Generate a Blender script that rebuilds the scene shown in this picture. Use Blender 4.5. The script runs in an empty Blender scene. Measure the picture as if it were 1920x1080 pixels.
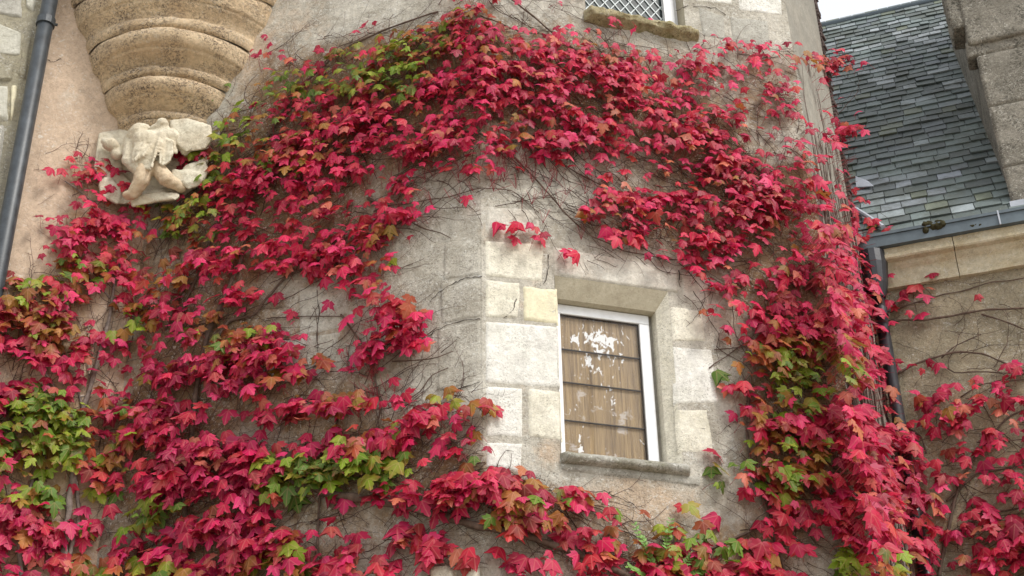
import bpy, bmesh, math, random
import numpy as np
from mathutils import Vector, Matrix, noise
random.seed(7); rng = np.random.default_rng(11)
S = bpy.context.scene; COL = S.collection
R = math.radians

# ------------------------------------------------------------------ camera
FPX = 2600.0; VPX = (-90.0, -4390.0)
EYE = np.array([0.0, 0.0, 1.6])
_u = np.array([VPX[0], VPX[1], FPX]); _u /= np.linalg.norm(_u)
_z = np.array([0, 0, 1.0]); _y = _z - (_z @ _u) * _u; _y /= np.linalg.norm(_y); _x = np.cross(_y, _u)
MW = np.array([_x, _y, _u])                      # camera coords (right, down, forward) -> world
cam = bpy.data.cameras.new('camera'); cam_o = bpy.data.objects.new('camera', cam); COL.objects.link(cam_o)
rt, dn, fw = MW @ [1, 0, 0], MW @ [0, 1, 0], MW @ [0, 0, 1]
m = Matrix.Identity(4)
for i in range(3):
    m[i][0] = rt[i]; m[i][1] = -dn[i]; m[i][2] = -fw[i]; m[i][3] = EYE[i]
cam_o.matrix_world = m
cam.sensor_width = 36; cam.lens = FPX / 1920 * 36; cam.clip_end = 2000; cam.clip_start = 0.1
S.camera = cam_o
# ------------------------------------------------------------------ light
SUN_EL, SUN_AZ = 48, 132      # azimuth: clockwise from +Y (behind and right of the camera)
w = bpy.data.worlds.new("World"); S.world = w; w.use_nodes = True
nt = w.node_tree; nt.nodes.clear()
sky = nt.nodes.new('ShaderNodeTexSky'); sky.sky_type = 'NISHITA'; sky.sun_disc = False
sky.sun_elevation = R(SUN_EL); sky.sun_rotation = R(SUN_AZ); sky.dust_density = 4; sky.air_density = 1.0
hs = nt.nodes.new('ShaderNodeHueSaturation'); hs.inputs['Saturation'].default_value = 0.32; hs.inputs['Value'].default_value = 1.75
bg = nt.nodes.new('ShaderNodeBackground'); bg.inputs[1].default_value = 0.15
wo = nt.nodes.new('ShaderNodeOutputWorld')
ov = nt.nodes.new('ShaderNodeMix'); ov.data_type = 'RGBA'; ov.inputs[0].default_value = .6; ov.inputs[7].default_value = (8.6, 8.9, 9.3, 1)   # thin bright overcast
nt.links.new(sky.outputs[0], hs.inputs['Color']); nt.links.new(hs.outputs[0], ov.inputs[6]); nt.links.new(ov.outputs[2], bg.inputs[0]); nt.links.new(bg.outputs[0], wo.inputs[0])
sl = bpy.data.lights.new('sun', 'SUN'); sl.energy = 2.2; sl.angle = R(14); sl.color = (1, 0.965, 0.91)
so = bpy.data.objects.new('sun', sl); COL.objects.link(so)
sd = Vector((math.sin(R(SUN_AZ)) * math.cos(R(SUN_EL)), math.cos(R(SUN_AZ)) * math.cos(R(SUN_EL)), math.sin(R(SUN_EL))))
so.rotation_euler = sd.to_track_quat('Z', 'Y').to_euler()
S.view_settings.view_transform = 'Standard'; S.view_settings.look = 'None'; S.view_settings.gamma = 1
S.view_settings.exposure = 0.0

# ------------------------------------------------------------------ geometry of the place
def ray(px, py):
    d = MW @ np.array([px - 960, py - 540, FPX]); return d / np.linalg.norm(d)
def proj(p):
    c = MW.T @ (np.asarray(p, float) - EYE); return 960 + c[0] / c[2] * FPX, 540 + c[1] / c[2] * FPX
class Plane:
    """vertical wall plane: origin, horizontal direction s, outward normal n (towards the viewer)"""
    def __init__(s, o, az):
        s.o = np.array(o, float); s.o[2] = 0; s.az = az
        s.t = np.array([math.cos(R(az)), math.sin(R(az)), 0]); s.n = np.array([math.sin(R(az)), -math.cos(R(az)), 0])
    def w(s, a, z, off=0.0): return s.o + s.t * a + s.n * off + np.array([0, 0, z])
    def at(s, px, py, off=0.0):
        d = ray(px, py); k = ((s.o + s.n * off - EYE) @ s.n) / (d @ s.n); return EYE + d * k
    def sz(s, px, py, off=0.0):
        p = s.at(px, py, off); return float((p - s.o) @ s.t), float(p[2])
d0 = ray(905, 740); E_AC = EYE + d0 * (8.0 / d0[1])
PA = Plane(E_AC, 17.2); PC = Plane(E_AC, -16.5)
E_AF = PA.at(1500, 180); PF = Plane(E_AF, 62.0)
E_F2 = PF.at(1560, 200); PB = Plane(E_F2 + np.array([0, .10, 0]), -18.0)
E_CD = PC.at(290, 300); PD = Plane(E_CD, 21.0)
PE = Plane(PD.at(60, 150), 16.0)
PG = Plane(E_F2, 20.0)             # middle of the narrow side, for foliage hanging off it
sAF = float((E_AF - PA.o) @ PA.t); sF2 = float((E_F2 - PF.o) @ PF.t); sCD = float((E_CD - PC.o) @ PC.t)
def lin(px, pts):
    return float(np.interp(px, [p[0] for p in pts], [p[1] for p in pts]))
def x_cd(y): return 290 - (y - 300) * .140
def x_ac(y): return 905 + (y - 740) * .0076
def x_af(y): return 1500 + (y - 180) * .156
MASS = [(0, 1530), (130, 1556), (250, 1572), (400, 1612), (520, 1645), (640, 1662), (720, 1672), (800, 1694), (850, 1735), (930, 1768), (1000, 1748), (1090, 1742)]
def plane_of(px, py):
    if px < x_cd(py): return PD
    if px < x_ac(py): return PC
    if px < x_af(py): return PA
    if px < lin(py, MASS): return PG
    return PB

# ------------------------------------------------------------------ materials
def NT(name):
    m = bpy.data.materials.new(name); m.use_nodes = True; t = m.node_tree; t.nodes.clear()
    return m, t
class G:
    def __init__(s, t): s.t = t; s.co = None
    def n(s, ty, **k):
        x = s.t.nodes.new(ty)
        for a, b in k.items():
            if a.startswith('i_'):
                key = a[2:]; key = int(key) if key.isdigit() else key.replace('_', ' ')
                x.inputs[key].default_value = b
            else: setattr(x, a, b)
        return x
    def l(s, a, b): s.t.links.new(a, b)
    def coord(s, scale=(1, 1, 1), rot=(0, 0, 0)):
        if s.co is None: s.co = s.n('ShaderNodeTexCoord').outputs['Object']
        mp = s.n('ShaderNodeMapping'); mp.inputs['Scale'].default_value = scale; mp.inputs['Rotation'].default_value = rot
        s.l(s.co, mp.inputs[0]); return mp.outputs[0]
    def noise(s, scale, detail=6, rough=.6, dist=0, v=None):
        x = s.n('ShaderNodeTexNoise'); x.inputs['Scale'].default_value = scale; x.inputs['Detail'].default_value = detail
        x.inputs['Roughness'].default_value = rough; x.inputs['Distortion'].default_value = dist
        s.l(v if v is not None else s.coord(), x.inputs['Vector']); return x.outputs['Fac']
    def vor(s, scale, v=None, feat='F1'):
        x = s.n('ShaderNodeTexVoronoi', feature=feat); x.inputs['Scale'].default_value = scale
        s.l(v if v is not None else s.coord(), x.inputs['Vector']); return x
    def ramp(s, f, a, b, c0=(0, 0, 0, 1), c1=(1, 1, 1, 1)):
        x = s.n('ShaderNodeValToRGB'); x.color_ramp.elements[0].position = a; x.color_ramp.elements[1].position = b
        x.color_ramp.elements[0].color = c0; x.color_ramp.elements[1].color = c1; s.l(f, x.inputs[0]); return x.outputs[0]
    def mix(s, f, a, b, mode='MIX'):
        x = s.n('ShaderNodeMix', data_type='RGBA', blend_type=mode)
        for k, v in ((0, f), (6, a), (7, b)):
            if isinstance(v, (int, float)): x.inputs[k].default_value = v
            elif isinstance(v, tuple): x.inputs[k].default_value = v if len(v) == 4 else (*v, 1)
            else: s.l(v, x.inputs[k])
        return x.outputs[2]
    def math(s, op, a, b=0.0, clamp=False):
        x = s.n('ShaderNodeMath', operation=op, use_clamp=clamp)
        for k, v in ((0, a), (1, b)):
            if isinstance(v, (int, float)): x.inputs[k].default_value = v
            else: s.l(v, x.inputs[k])
        return x.outputs[0]
    def out(s, col, rough=.85, h=None, bump=.4, dist=.01, spec=.3, metal=0):
        p = s.n('ShaderNodeBsdfPrincipled'); p.inputs['Specular IOR Level'].default_value = spec; p.inputs['Metallic'].default_value = metal
        if isinstance(rough, float): p.inputs['Roughness'].default_value = rough
        else: s.l(rough, p.inputs['Roughness'])
        if isinstance(col, tuple): p.inputs['Base Color'].default_value = (*col, 1)
        else: s.l(col, p.inputs['Base Color'])
        if h is not None:
            b = s.n('ShaderNodeBump'); b.inputs['Strength'].default_value = bump; b.inputs['Distance'].default_value = dist
            s.l(h, b.inputs['Height']); s.l(b.outputs[0], p.inputs['Normal'])
        o = s.n('ShaderNodeOutputMaterial'); s.l(p.outputs[0], o.inputs[0]); return p

def stone(name, a, b, dark=(.09, .075, .06), white=(.72, .71, .66), dk=.5, wt=.35, bump=.5, fine=70, tone=False, pit=0.0, green=0.0, stain=.45, fleck=(.53, .60)):
    """old limestone: two ground colours in patches, dark crust, pale lichen spots, pitting"""
    m, t = NT(name); g = G(t)
    big = g.ramp(g.noise(2.6, 9, .7, .5), .40, .61)
    col = g.mix(big, a, b)
    if tone:
        at = g.n('ShaderNodeAttribute', attribute_name='tone'); sp = g.n('ShaderNodeSeparateColor'); g.l(at.outputs['Color'], sp.inputs[0])
        jit = g.noise(9, 6, .7, .6)
        def thr(ch):
            return g.ramp(g.math('ADD', ch, g.math('MULTIPLY', g.math('SUBTRACT', jit, .5), .9)), .32, .68)
        brn, pal, pch = (thr(sp.outputs[i]) for i in range(3))
        mott = g.ramp(g.noise(22, 6, .7), .3, .7)
        col = g.mix(g.math('MULTIPLY', pal, .85), col, g.mix(mott, (.72, .68, .59), (.58, .53, .44)))
        col = g.mix(g.math('MULTIPLY', pch, .9), col, g.mix(mott, (.70, .55, .40), (.58, .43, .30)))
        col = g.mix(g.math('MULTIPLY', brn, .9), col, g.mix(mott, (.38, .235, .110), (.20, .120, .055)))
    mid = g.ramp(g.noise(26, 8, .72, .3), .38, .64)
    col = g.mix(g.math('MULTIPLY', mid, .45), col, g.mix(.6, col, dark))
    st_ = g.ramp(g.noise(4.6, 8, .7, .8), .47, .72)
    col = g.mix(g.math('MULTIPLY', st_, stain), col, g.mix(.55, col, dark))
    if tone:
        sp2 = g.math('MULTIPLY', g.ramp(g.noise(17, 5, .75, 1.4), .58, .63), g.ramp(g.noise(2.1, 4, .6), .40, .6))
        col = g.mix(g.math('MULTIPLY', sp2, .55), col, (.70, .69, .63))
        dk2 = g.math('MULTIPLY', g.ramp(g.noise(11, 8, .8, 1.0, g.coord((1, 1, .6))), .57, .68), .5)
        col = g.mix(dk2, col, (.20, .17, .13))
    # crust flecks
    f1 = g.noise(fine, 6, .75, .8, g.coord((1, 1, 1.4)))
    fl = g.math('MULTIPLY', g.ramp(f1, fleck[0], fleck[1]), g.ramp(g.noise(5, 5, .6), .32, .6))
    col = g.mix(g.math('MULTIPLY', fl, dk), col, dark)
    # lichen
    f2 = g.noise(48, 5, .7, 1.0)
    wl = g.math('MULTIPLY', g.ramp(f2, .56, .62), g.ramp(g.noise(3.7, 4, .6), .38, .58))
    col = g.mix(g.math('MULTIPLY', wl, wt), col, white)
    if green:
        gg = g.ramp(g.noise(8, 6, .7), .5, .65); col = g.mix(g.math('MULTIPLY', gg, green), col, (.12, .12, .03))
    h = g.math('ADD', g.noise(14, 9, .72), g.math('MULTIPLY', g.noise(95, 4, .8), .35))
    if pit:
        pv = g.ramp(g.vor(38, g.coord()).outputs['Distance'], .12, .3); h = g.math('ADD', h, g.math('MULTIPLY', pv, pit))
    g.out(col, .92, h, bump, .03, .2)
    return m
M = {}
M['wall'] = stone('old_render', (.68, .64, .55), (.43, .39, .315), tone=True, dk=.75, wt=.8, bump=.9)
M['plaster'] = stone('pink_plaster', (.62, .475, .35), (.53, .40, .29), dark=(.16, .12, .09), dk=.5, wt=.25, bump=.35, tone=True)
M['cream'] = stone('cream_stone', (.84, .80, .68), (.74, .70, .57), dark=(.22, .19, .14), dk=.75, wt=.5, bump=.6, stain=.6)
M['white'] = stone('pale_stone', (.86, .84, .78), (.78, .76, .68), dark=(.22, .20, .17), dk=.8, wt=.4, bump=.6, stain=.6)
M['yellow'] = stone('yellow_stone', (.76, .70, .50), (.68, .63, .48), dark=(.28, .24, .16), dk=.35, wt=.25, bump=.3)
M['grey'] = stone('grey_stone', (.50, .48, .42), (.38, .36, .31), dark=(.12, .11, .09), dk=.8, wt=.8, bump=.6)
M['lintel'] = stone('lintel_stone', (.66, .63, .55), (.54, .48, .40), dk=.5, wt=.5, bump=.4)
M['reveal'] = stone('dressed_stone', (.53, .485, .375), (.44, .39, .29), dark=(.2, .17, .12), dk=.45, wt=.1, bump=.2)  # darker than the wall face: soffit and recess shading put into the colour
M['sill'] = stone('sill_stone', (.52, .50, .45), (.36, .34, .27), dark=(.07, .065, .05), dk=.9, wt=.9, bump=.8, green=.35)
M['mossy'] = stone('mossy_stone', (.58, .51, .33), (.38, .31, .16), dark=(.07, .055, .02), dk=.9, wt=.4, bump=1.0, green=.55)
M['corbel'] = stone('ochre_stone', (.78, .61, .40), (.64, .47, .29), dark=(.10, .075, .06), white=(.66, .62, .54), dk=.9, wt=.45, bump=.9, fine=48, fleck=(.49, .55))
M['carved'] = stone('carved_stone', (.80, .75, .60), (.68, .60, .45), dark=(.26, .19, .12), dk=.6, wt=.2, bump=.7, stain=.75)
M['carved_tan'] = stone('carved_tan_stone', (.68, .55, .39), (.58, .45, .30), dark=(.20, .14, .09), dk=.5, wt=.15, bump=.4)
M['rubble'] = stone('rubble_stone', (.42, .38, .27), (.33, .31, .25), dk=.7, wt=.6, bump=.8)
M['rubble_pale'] = stone('pale_rubble', (.66, .64, .55), (.54, .52, .43), dark=(.2, .18, .13), dk=.6, wt=.4, bump=.8)
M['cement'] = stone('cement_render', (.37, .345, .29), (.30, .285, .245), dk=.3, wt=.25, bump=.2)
M['bwall'] = stone('tan_stone', (.50, .42, .29), (.34, .29, .20), dark=(.10, .085, .06), dk=.8, wt=.5, bump=1.0, tone=True, stain=.8)
M['cornice'] = stone('cornice_stone', (.60, .54, .40), (.50, .42, .27), dk=.45, wt=.4, bump=.35)
M['pier'] = stone('lichen_granite', (.35, .32, .265), (.23, .21, .17), dark=(.06, .055, .045), white=(.50, .48, .42), dk=.9, wt=.95, bump=.9, fine=44, fleck=(.48, .56))

def simple(name, c, rough=.5, spec=.4, metal=0, bump=0, var=.25, sc=8):
    m, t = NT(name); g = G(t)
    f = g.ramp(g.noise(sc, 6, .65), .3, .7)
    col = g.mix(f, tuple(x * (1 - var) for x in c), tuple(min(1, x * (1 + var)) for x in c))
    g.out(col, rough, g.noise(sc * 6, 5, .7) if bump else None, bump, .01, spec, metal); return m
M['pipe'] = simple('weathered_iron_paint', (.035, .042, .048), .42, .5, 0, .15, .45, 14)
M['pipe_dark'] = simple('black_iron_paint', (.022, .022, .026), .35, .5, 0, .15, .4, 14)
M['zinc'] = simple('zinc_sheet', (.10, .125, .14), .5, .5, .3, .1, .25, 5)
M['lead'] = simple('lead_flashing', (.42, .45, .50), .5, .4, 0, .1, .15, 8)
M['paint'] = simple('white_paint', (.74, .75, .76), .45, .4, 0, .12, .08, 18)
M['leadcame'] = simple('lead_came', (.50, .55, .55), .5, .5, 0, 0, .2, 9)
M['bar'] = simple('dark_bar', (.035, .025, .018), .6, .3)
M['brownslate'] = simple('brown_slate', (.10, .072, .065), .7, .3, 0, .4, .5, 14)
M['bark'] = simple('vine_bark', (.125, .085, .065), .85, .2, 0, .6, .45, 30)
M['twig'] = simple('vine_twig', (.085, .050, .040), .8, .2, 0, 0, .5, 20)
M['greybark'] = simple('grey_bark', (.22, .175, .15), .85, .2, 0, .6, .4, 25)
M['petiole'] = simple('red_leaf_stalk', (.26, .025, .035), .5, .4, 0, 0, .3, 9)
M['moss'] = simple('dark_moss', (.045, .04, .02), .95, .1, 0, .9, .5, 30)
M['fern'] = simple('fern_green', (.12, .24, .035), .5, .4, 0, 0, .35, 12)
M['gnd'] = simple('pale_bounce_ground', (.42, .38, .31), .95, .1, 0, .6, .4, 3)

def slate_mat():
    m, t = NT('roof_slate'); g = G(t)
    at = g.n('ShaderNodeAttribute', attribute_name='tone')
    v = g.ramp(g.noise(30, 6, .7, .3), .3, .7)
    col = g.mix(g.math('MULTIPLY', v, .35), at.outputs['Color'], (.06, .075, .075))
    l = g.math('MULTIPLY', g.ramp(g.noise(3.2, 8, .72), .46, .62), .62)
    col = g.mix(l, col, (.055, .062, .04))
    l2 = g.math('MULTIPLY', g.ramp(g.noise(40, 4, .7), .62, .68), .4)
    col = g.mix(l2, col, (.36, .37, .33))
    g.out(col, .55, g.noise(40, 6, .7), .35, .01, .5); return m
M['slate'] = slate_mat()
def leaf_mat():
    m, t = NT('creeper_leaf'); g = G(t)
    at = g.n('ShaderNodeAttribute', attribute_name='tone')
    lc = g.n('ShaderNodeAttribute', attribute_name='lc'); sp = g.n('ShaderNodeSeparateXYZ'); g.l(lc.outputs['Vector'], sp.inputs[0])
    x = g.math('ABSOLUTE', sp.outputs[0]); y = sp.outputs[1]
    v1 = x                                                        # midrib
    v2 = g.math('ABSOLUTE', g.math('ADD', g.math('MULTIPLY', x, .72), g.math('MULTIPLY', y, .69)))   # side rib
    v2 = g.math('ADD', v2, 0.0)
    vm = g.math('MINIMUM', v1, v2)
    ve = g.ramp(vm, .012, .045, (1, 1, 1, 1), (0, 0, 0, 1))
    n1 = g.ramp(g.noise(60, 4, .6), .35, .65)
    col = g.mix(g.math('MULTIPLY', n1, .22), at.outputs['Color'], g.mix(.5, at.outputs['Color'], (.12, .03, .01)))
    col = g.mix(g.math('MULTIPLY', ve, .38), col, g.mix(.45, at.outputs['Color'], (.75, .35, .25)))
    p = g.n('ShaderNodeBsdfPrincipled'); p.inputs['Roughness'].default_value = .5; p.inputs['Specular IOR Level'].default_value = .32
    g.l(col, p.inputs['Base Color'])
    tr = g.n('ShaderNodeBsdfTranslucent'); hsv = g.n('ShaderNodeHueSaturation'); hsv.inputs['Value'].default_value = 1.3; g.l(col, hsv.inputs['Color']); g.l(hsv.outputs[0], tr.inputs['Color'])
    b = g.n('ShaderNodeBump'); b.inputs['Strength'].default_value = .35; b.inputs['Distance'].default_value = .004
    g.l(g.math('SUBTRACT', g.noise(45, 3, .6), ve), b.inputs['Height']); g.l(b.outputs[0], p.inputs['Normal'])
    mx = g.n('ShaderNodeMixShader'); mx.inputs[0].default_value = .28; g.l(p.outputs[0], mx.inputs[1]); g.l(tr.outputs[0], mx.inputs[2])
    o = g.n('ShaderNodeOutputMaterial'); g.l(mx.outputs[0], o.inputs[0]); return m
M['leaf'] = leaf_mat()
def wood_mat():
    m, t = NT('weathered_brown_boards'); g = G(t)
    st = g.noise(6, 7, .65, .3, g.coord((7, 7, .35)))
    col = g.mix(g.ramp(st, .35, .62), (.15, .092, .038), (.38, .26, .118))
    st2 = g.noise(14, 6, .7, .2, g.coord((6, 6, .5)))
    col = g.mix(g.math('MULTIPLY', g.ramp(st2, .57, .70), .55), col, (.48, .34, .18))
    gr = g.ramp(g.noise(3, 5, .6), .4, .7); col = g.mix(g.math('MULTIPLY', gr, .35), col, (.16, .12, .09))
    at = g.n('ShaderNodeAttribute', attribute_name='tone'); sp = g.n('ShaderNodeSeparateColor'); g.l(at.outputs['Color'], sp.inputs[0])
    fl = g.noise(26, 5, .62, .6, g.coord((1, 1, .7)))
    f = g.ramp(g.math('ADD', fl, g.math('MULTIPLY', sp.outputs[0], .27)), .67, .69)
    col = g.mix(f, col, (.80, .80, .80))  # white and grey blotches where noise plus the tone mask runs high
    f2 = g.math('MULTIPLY', g.ramp(g.math('ADD', g.noise(9, 5, .65, .5), g.math('MULTIPLY', sp.outputs[1], .2)), .66, .74), .55)
    col = g.mix(f2, col, (.60, .57, .55))
    g.out(col, .5, g.math('ADD', st, f), .3, .004, .4); return m
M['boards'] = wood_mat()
def glass_mat(name, tint, k, rough=.04):
    m, t = NT(name); g = G(t)
    fr = g.n('ShaderNodeFresnel', i_IOR=1.5); gl = g.n('ShaderNodeBsdfGlossy'); gl.inputs['Roughness'].default_value = rough
    tr = g.n('ShaderNodeBsdfTransparent'); tr.inputs[0].default_value = (*tint, 1)
    b = g.n('ShaderNodeBump'); b.inputs['Strength'].default_value = .08; g.l(g.noise(6, 2, .5), b.inputs['Height']); g.l(b.outputs[0], gl.inputs['Normal'])
    mx = g.n('ShaderNodeMixShader'); g.l(g.math('MULTIPLY', fr.outputs[0], k, True), mx.inputs[0]); g.l(tr.outputs[0], mx.inputs[1]); g.l(gl.outputs[0], mx.inputs[2])
    o = g.n('ShaderNodeOutputMaterial'); g.l(mx.outputs[0], o.inputs[0]); return m
M['glass'] = glass_mat('window_glass', (.97, .97, .97), .22)
M['dark_glass'] = simple('old_dark_glass', (.014, .024, .025), .35, .15, 0, .05, .7, 9)

# ------------------------------------------------------------------ object helpers
def link(o, parent=None, label=None, cat=None, group=None, kind=None):
    COL.objects.link(o)
    if parent: o.parent = parent
    for k, v in (('label', label), ('category', cat), ('group', group), ('kind', kind)):
        if v: o[k] = v
    return o
def thing(name, label, cat, group=None):
    return link(bpy.data.objects.new(name, None), None, label, cat, group)
def mesh(name, V, F, mat, parent=None, smooth=False, tone=None, **k):
    me = bpy.data.meshes.new(name); me.from_pydata([tuple(map(float, v)) for v in V], [], F)
    if smooth: me.polygons.foreach_set('use_smooth', [True] * len(F))
    if tone is not None:
        a = me.color_attributes.new('tone', 'FLOAT_COLOR', 'POINT'); a.data.foreach_set('color', np.asarray(tone, np.float32).ravel())
    me.materials.append(mat); return link(bpy.data.objects.new(name, me), parent, **k)
class MB:
    def __init__(s): s.V = []; s.F = []; s.T = []
    def add(s, V, F, tone=None):
        o = len(s.V); s.V += list(V); s.F += [tuple(i + o for i in f) for f in F]
        s.T += [tone or (0, 0, 0, 1)] * len(V)
    def box8(s, P, tone=None):      # P: 8 points, bottom quad then top quad
        s.add(P, [(3, 2, 1, 0), (4, 5, 6, 7), (0, 1, 5, 4), (1, 2, 6, 5), (2, 3, 7, 6), (3, 0, 4, 7)], tone)
    def pbox(s, pl, s0, s1, z0, z1, o0, o1, tone=None):
        P = [pl.w(s0, z0, o1), pl.w(s1, z0, o1), pl.w(s1, z0, o0), pl.w(s0, z0, o0), pl.w(s0, z1, o1), pl.w(s1, z1, o1), pl.w(s1, z1, o0), pl.w(s0, z1, o0)]
        s.box8(P, tone)
    def tube(s, pts, rad, n=6, cap=True, flat=None):
        pts = [np.asarray(p, float) for p in pts]; k = len(pts)
        if not hasattr(rad, '__len__'): rad = [rad] * k
        V = []
        up = None
        for i, p in enumerate(pts):
            d = pts[min(i + 1, k - 1)] - pts[max(i - 1, 0)]; d = d / (np.linalg.norm(d) + 1e-9)
            if up is None:
                up = np.array([0, 0, 1.]) if abs(d[2]) < .9 else np.array([1., 0, 0])
            a = np.cross(d, up); a /= np.linalg.norm(a) + 1e-9; up = np.cross(a, d)
            for j in range(n):
                th = 2 * math.pi * j / n; V.append(p + (a * math.cos(th) + up * math.sin(th)) * rad[i])
        F = [(i * n + j, i * n + (j + 1) % n, (i + 1) * n + (j + 1) % n, (i + 1) * n + j) for i in range(k - 1) for j in range(n)]
        if cap: F += [tuple(reversed(range(n))), tuple(range((k - 1) * n, k * n))]
        s.add(V, F)
    def build(s, name, mat, parent=None, smooth=False, tone=False, **k):
        return mesh(name, s.V, s.F, mat, parent, smooth, s.T if tone else None, **k)
def nz(p, sc, seed=0.0, oct=4):
    return noise.fractal(Vector((p[0] * sc + seed, p[1] * sc, p[2] * sc)), .7, 2.0, oct)

# ------------------------------------------------------------------ what the walls look like where: foliage and tone maps, in the photograph's 40-px cells
DM = """
000000000000000000002551124000000000000000000000
000000000000003233566777534432200000000000000000
000000000000554788889898888775545326347600000000
000000000001888788888887799788745556577300000000
000000000016867778788889888777655345510000000000
000000000058877886577654456788877664446400000000
000000000588888887777654467656687654224620000000
003541004777888873677644111144345874266200000000
000564204778987734510000000142347888876300000000
000455625776787643761200000377766788787710000000
003765447866677655320000340167766777768772000000
005756545667646666200000003423456566677640000000
013576467787676445510000000000044146887753000000
678855764555301465300000000000000467888874131200
788633567665542002764000000000004445999975440000
777643666677651004550000000000000003888883000000
887635567778875346300000000000000026787875100000
342203677788874333321000000000000034777373431046
678635777666655776523541000000000068888664355554
888635777645444640462541000000000037877774156424
888767888783015777744530000000000005877678732554
677758877887678888676651000000000245878888644664
665456767787657568767898610000000336876668843435
654445676687725426546427998752000311566778664325
663324666786654421242136876444552333654576556888
423634355467465342236311023356665788742544376357
764435677755576642354211452544555676531466542256
""".split()
assert all(len(r) == 48 for r in DM), [(i, len(r)) for i, r in enumerate(DM) if len(r) != 48]
D = np.array([[int(c) for c in r] for r in DM], float) / 9
D[22] = np.array([int(c) for c in "665446767787657568767898610000000336876668843435"]) / 9 if False else D[22]
def dens(px, py):
    x = px / 40 - .5; y = py / 40 - .5
    x = min(max(x, 0), 46.999); y = min(max(y, 0), 25.999); i, j = int(x), int(y); u, v = x - i, y - j
    return D[j, i] * (1 - u) * (1 - v) + D[j, i + 1] * u * (1 - v) + D[j + 1, i] * (1 - u) * v + D[j + 1, i + 1] * u * v
BL = [  # cx, cy, rx, ry, green, bronze
    (80, 800, 85, 75, .92, .05), (70, 850, 80, 40, .85, .1), (55, 915, 75, 28, .7, .1), (115, 935, 30, 20, .9, .1), (285, 958, 55, 30, .95, 0),
    (160, 1045, 28, 20, .6, .2), (250, 1068, 70, 22, .75, .2), (590, 880, 75, 38, .9, .05), (710, 870, 75, 32, .85, .1), (560, 930, 30, 30, .95, 0), (505, 915, 30, 24, .8, .1),
    (500, 855, 28, 12, .9, 0), (425, 215, 45, 85, .85, .1), (470, 165, 50, 28, .7, .2), (385, 300, 35, 45, .75, .1), (335, 385, 60, 30, .6, .35), (350, 430, 55, 30, .45, .5),
    (490, 150, 40, 30, .5, .3), (560, 155, 55, 25, .75, .2), (650, 130, 50, 45, .65, .3), (720, 110, 95, 55, .55, .4), (790, 75, 70, 40, .3, .5), (740, 175, 40, 18, .4, .4),
    (1480, 700, 30, 60, .6, .3), (1560, 700, 55, 28, .8, .15), (1500, 740, 55, 35, .65, .3), (1465, 660, 70, 50, .12, .65), (1570, 660, 50, 35, .15, .7),
    (1500, 855, 65, 50, .45, .4), (1450, 800, 50, 70, .12, .5), (1480, 900, 60, 40, .4, .4), (1345, 888, 30, 22, .9, .1), (1385, 870, 28, 15, .7, .2), (1340, 712, 16, 12, .95, 0), (1345, 770, 30, 18, .4, .6),
    (1595, 1050, 25, 28, .9, .1), (1690, 1050, 40, 25, .35, .4), (1290, 965, 22, 18, .95, 0), (1300, 1010, 110, 55, .25, .5), (1180, 1000, 60, 50, .1, .5), (1230, 985, 25, 15, .6, .3),
    (1000, 935, 90, 45, .08, .45), (960, 960, 80, 30, .05, .6), (825, 735, 28, 18, .7, .3), (880, 745, 50, 28, .1, .7), (870, 860, 25, 15, .3, .7),
    (45, 530, 50, 45, .25, .5), (45, 500, 18, 22, .8, .2), (80, 570, 80, 60, .05, .45), (110, 620, 55, 40, .05, .6), (240, 590, 60, 30, .1, .6), (235, 610, 30, 18, .55, .4),
    (430, 620, 80, 45, .15, .55), (465, 600, 30, 25, .4, .5), (560, 700, 90, 40, .02, .4), (710, 480, 40, 60, .02, .5), (650, 740, 70, 40, .03, .4), (700, 800, 60, 40, .1, .4),
    (530, 260, 90, 60, .06, .3), (500, 290, 30, 20, .4, .4), (680, 380, 40, 20, 0, .3), (310, 490, 60, 60, .05, .35), (160, 500, 50, 30, .2, .5), (210, 800, 60, 80, .1, .4), (190, 880, 50, 70, .03, .4),
    (190, 960, 60, 50, .25, .35), (540, 1040, 60, 40, .2, .35), (460, 1065, 40, 20, .25, .5), (1120, 90, 60, 30, 0, .25), (1000, 230, 50, 30, 0, .4), (1140, 385, 30, 20, 0, .4), (1520, 110, 30, 30, 0, .35),
    (900, 60, 100, 60, .03, .3), (1780, 755, 12, 12, 0, .5)]
def blend(px, py):
    g = b = 0
    for cx, cy, rx, ry, gg, bb in BL:
        q = ((px - cx) / rx) ** 2 + ((py - cy) / ry) ** 2
        if q < 1.35:
            k = 1 if q < .8 else (1.35 - q) / .55
            g = max(g, gg * k); b = max(b, bb * k)
    return g, b
PALE = [(1140, 640, 270, 200, .8), (1150, 500, 180, 60, .7), (905 + 60, 600, 70, 220, .5), (1440, 60, 60, 80, .7), (1480, 110, 22, 60, 1.0), (1470, 250, 50, 90, .55), (860, 470, 60, 90, .45), (1000, 60, 60, 50, .5), (850, 640, 60, 120, .3), (1330, 900, 30, 30, .2), (1400, 30, 110, 60, .4), (950, 330, 120, 60, .15), (720, 30, 120, 50, .3)]
PEACH = [(1180, 950, 150, 60, .95), (1030, 850, 40, 40, .6), (1380, 600, 60, 90, .55), (1150, 440, 130, 60, .3), (1000, 470, 30, 90, .5), (560, 50, 90, 90, .5), (470, 100, 60, 120, .8), (985, 640, 14, 220, .5), (1300, 100, 80, 30, .4), (930, 440, 40, 40, .5)]
BRN = [(330, 600, 100, 300, .5), (250, 950, 250, 150, .6), (590, 610, 120, 90, .55), (560, 770, 160, 60, .75), (600, 980, 250, 80, .6), (840, 1010, 120, 60, .5), (1480, 1040, 120, 60, .2), (1400, 800, 40, 120, .35), (1380, 950, 40, 50, .4), (730, 420, 80, 60, .35), (600, 470, 130, 90, .4)]
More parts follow.
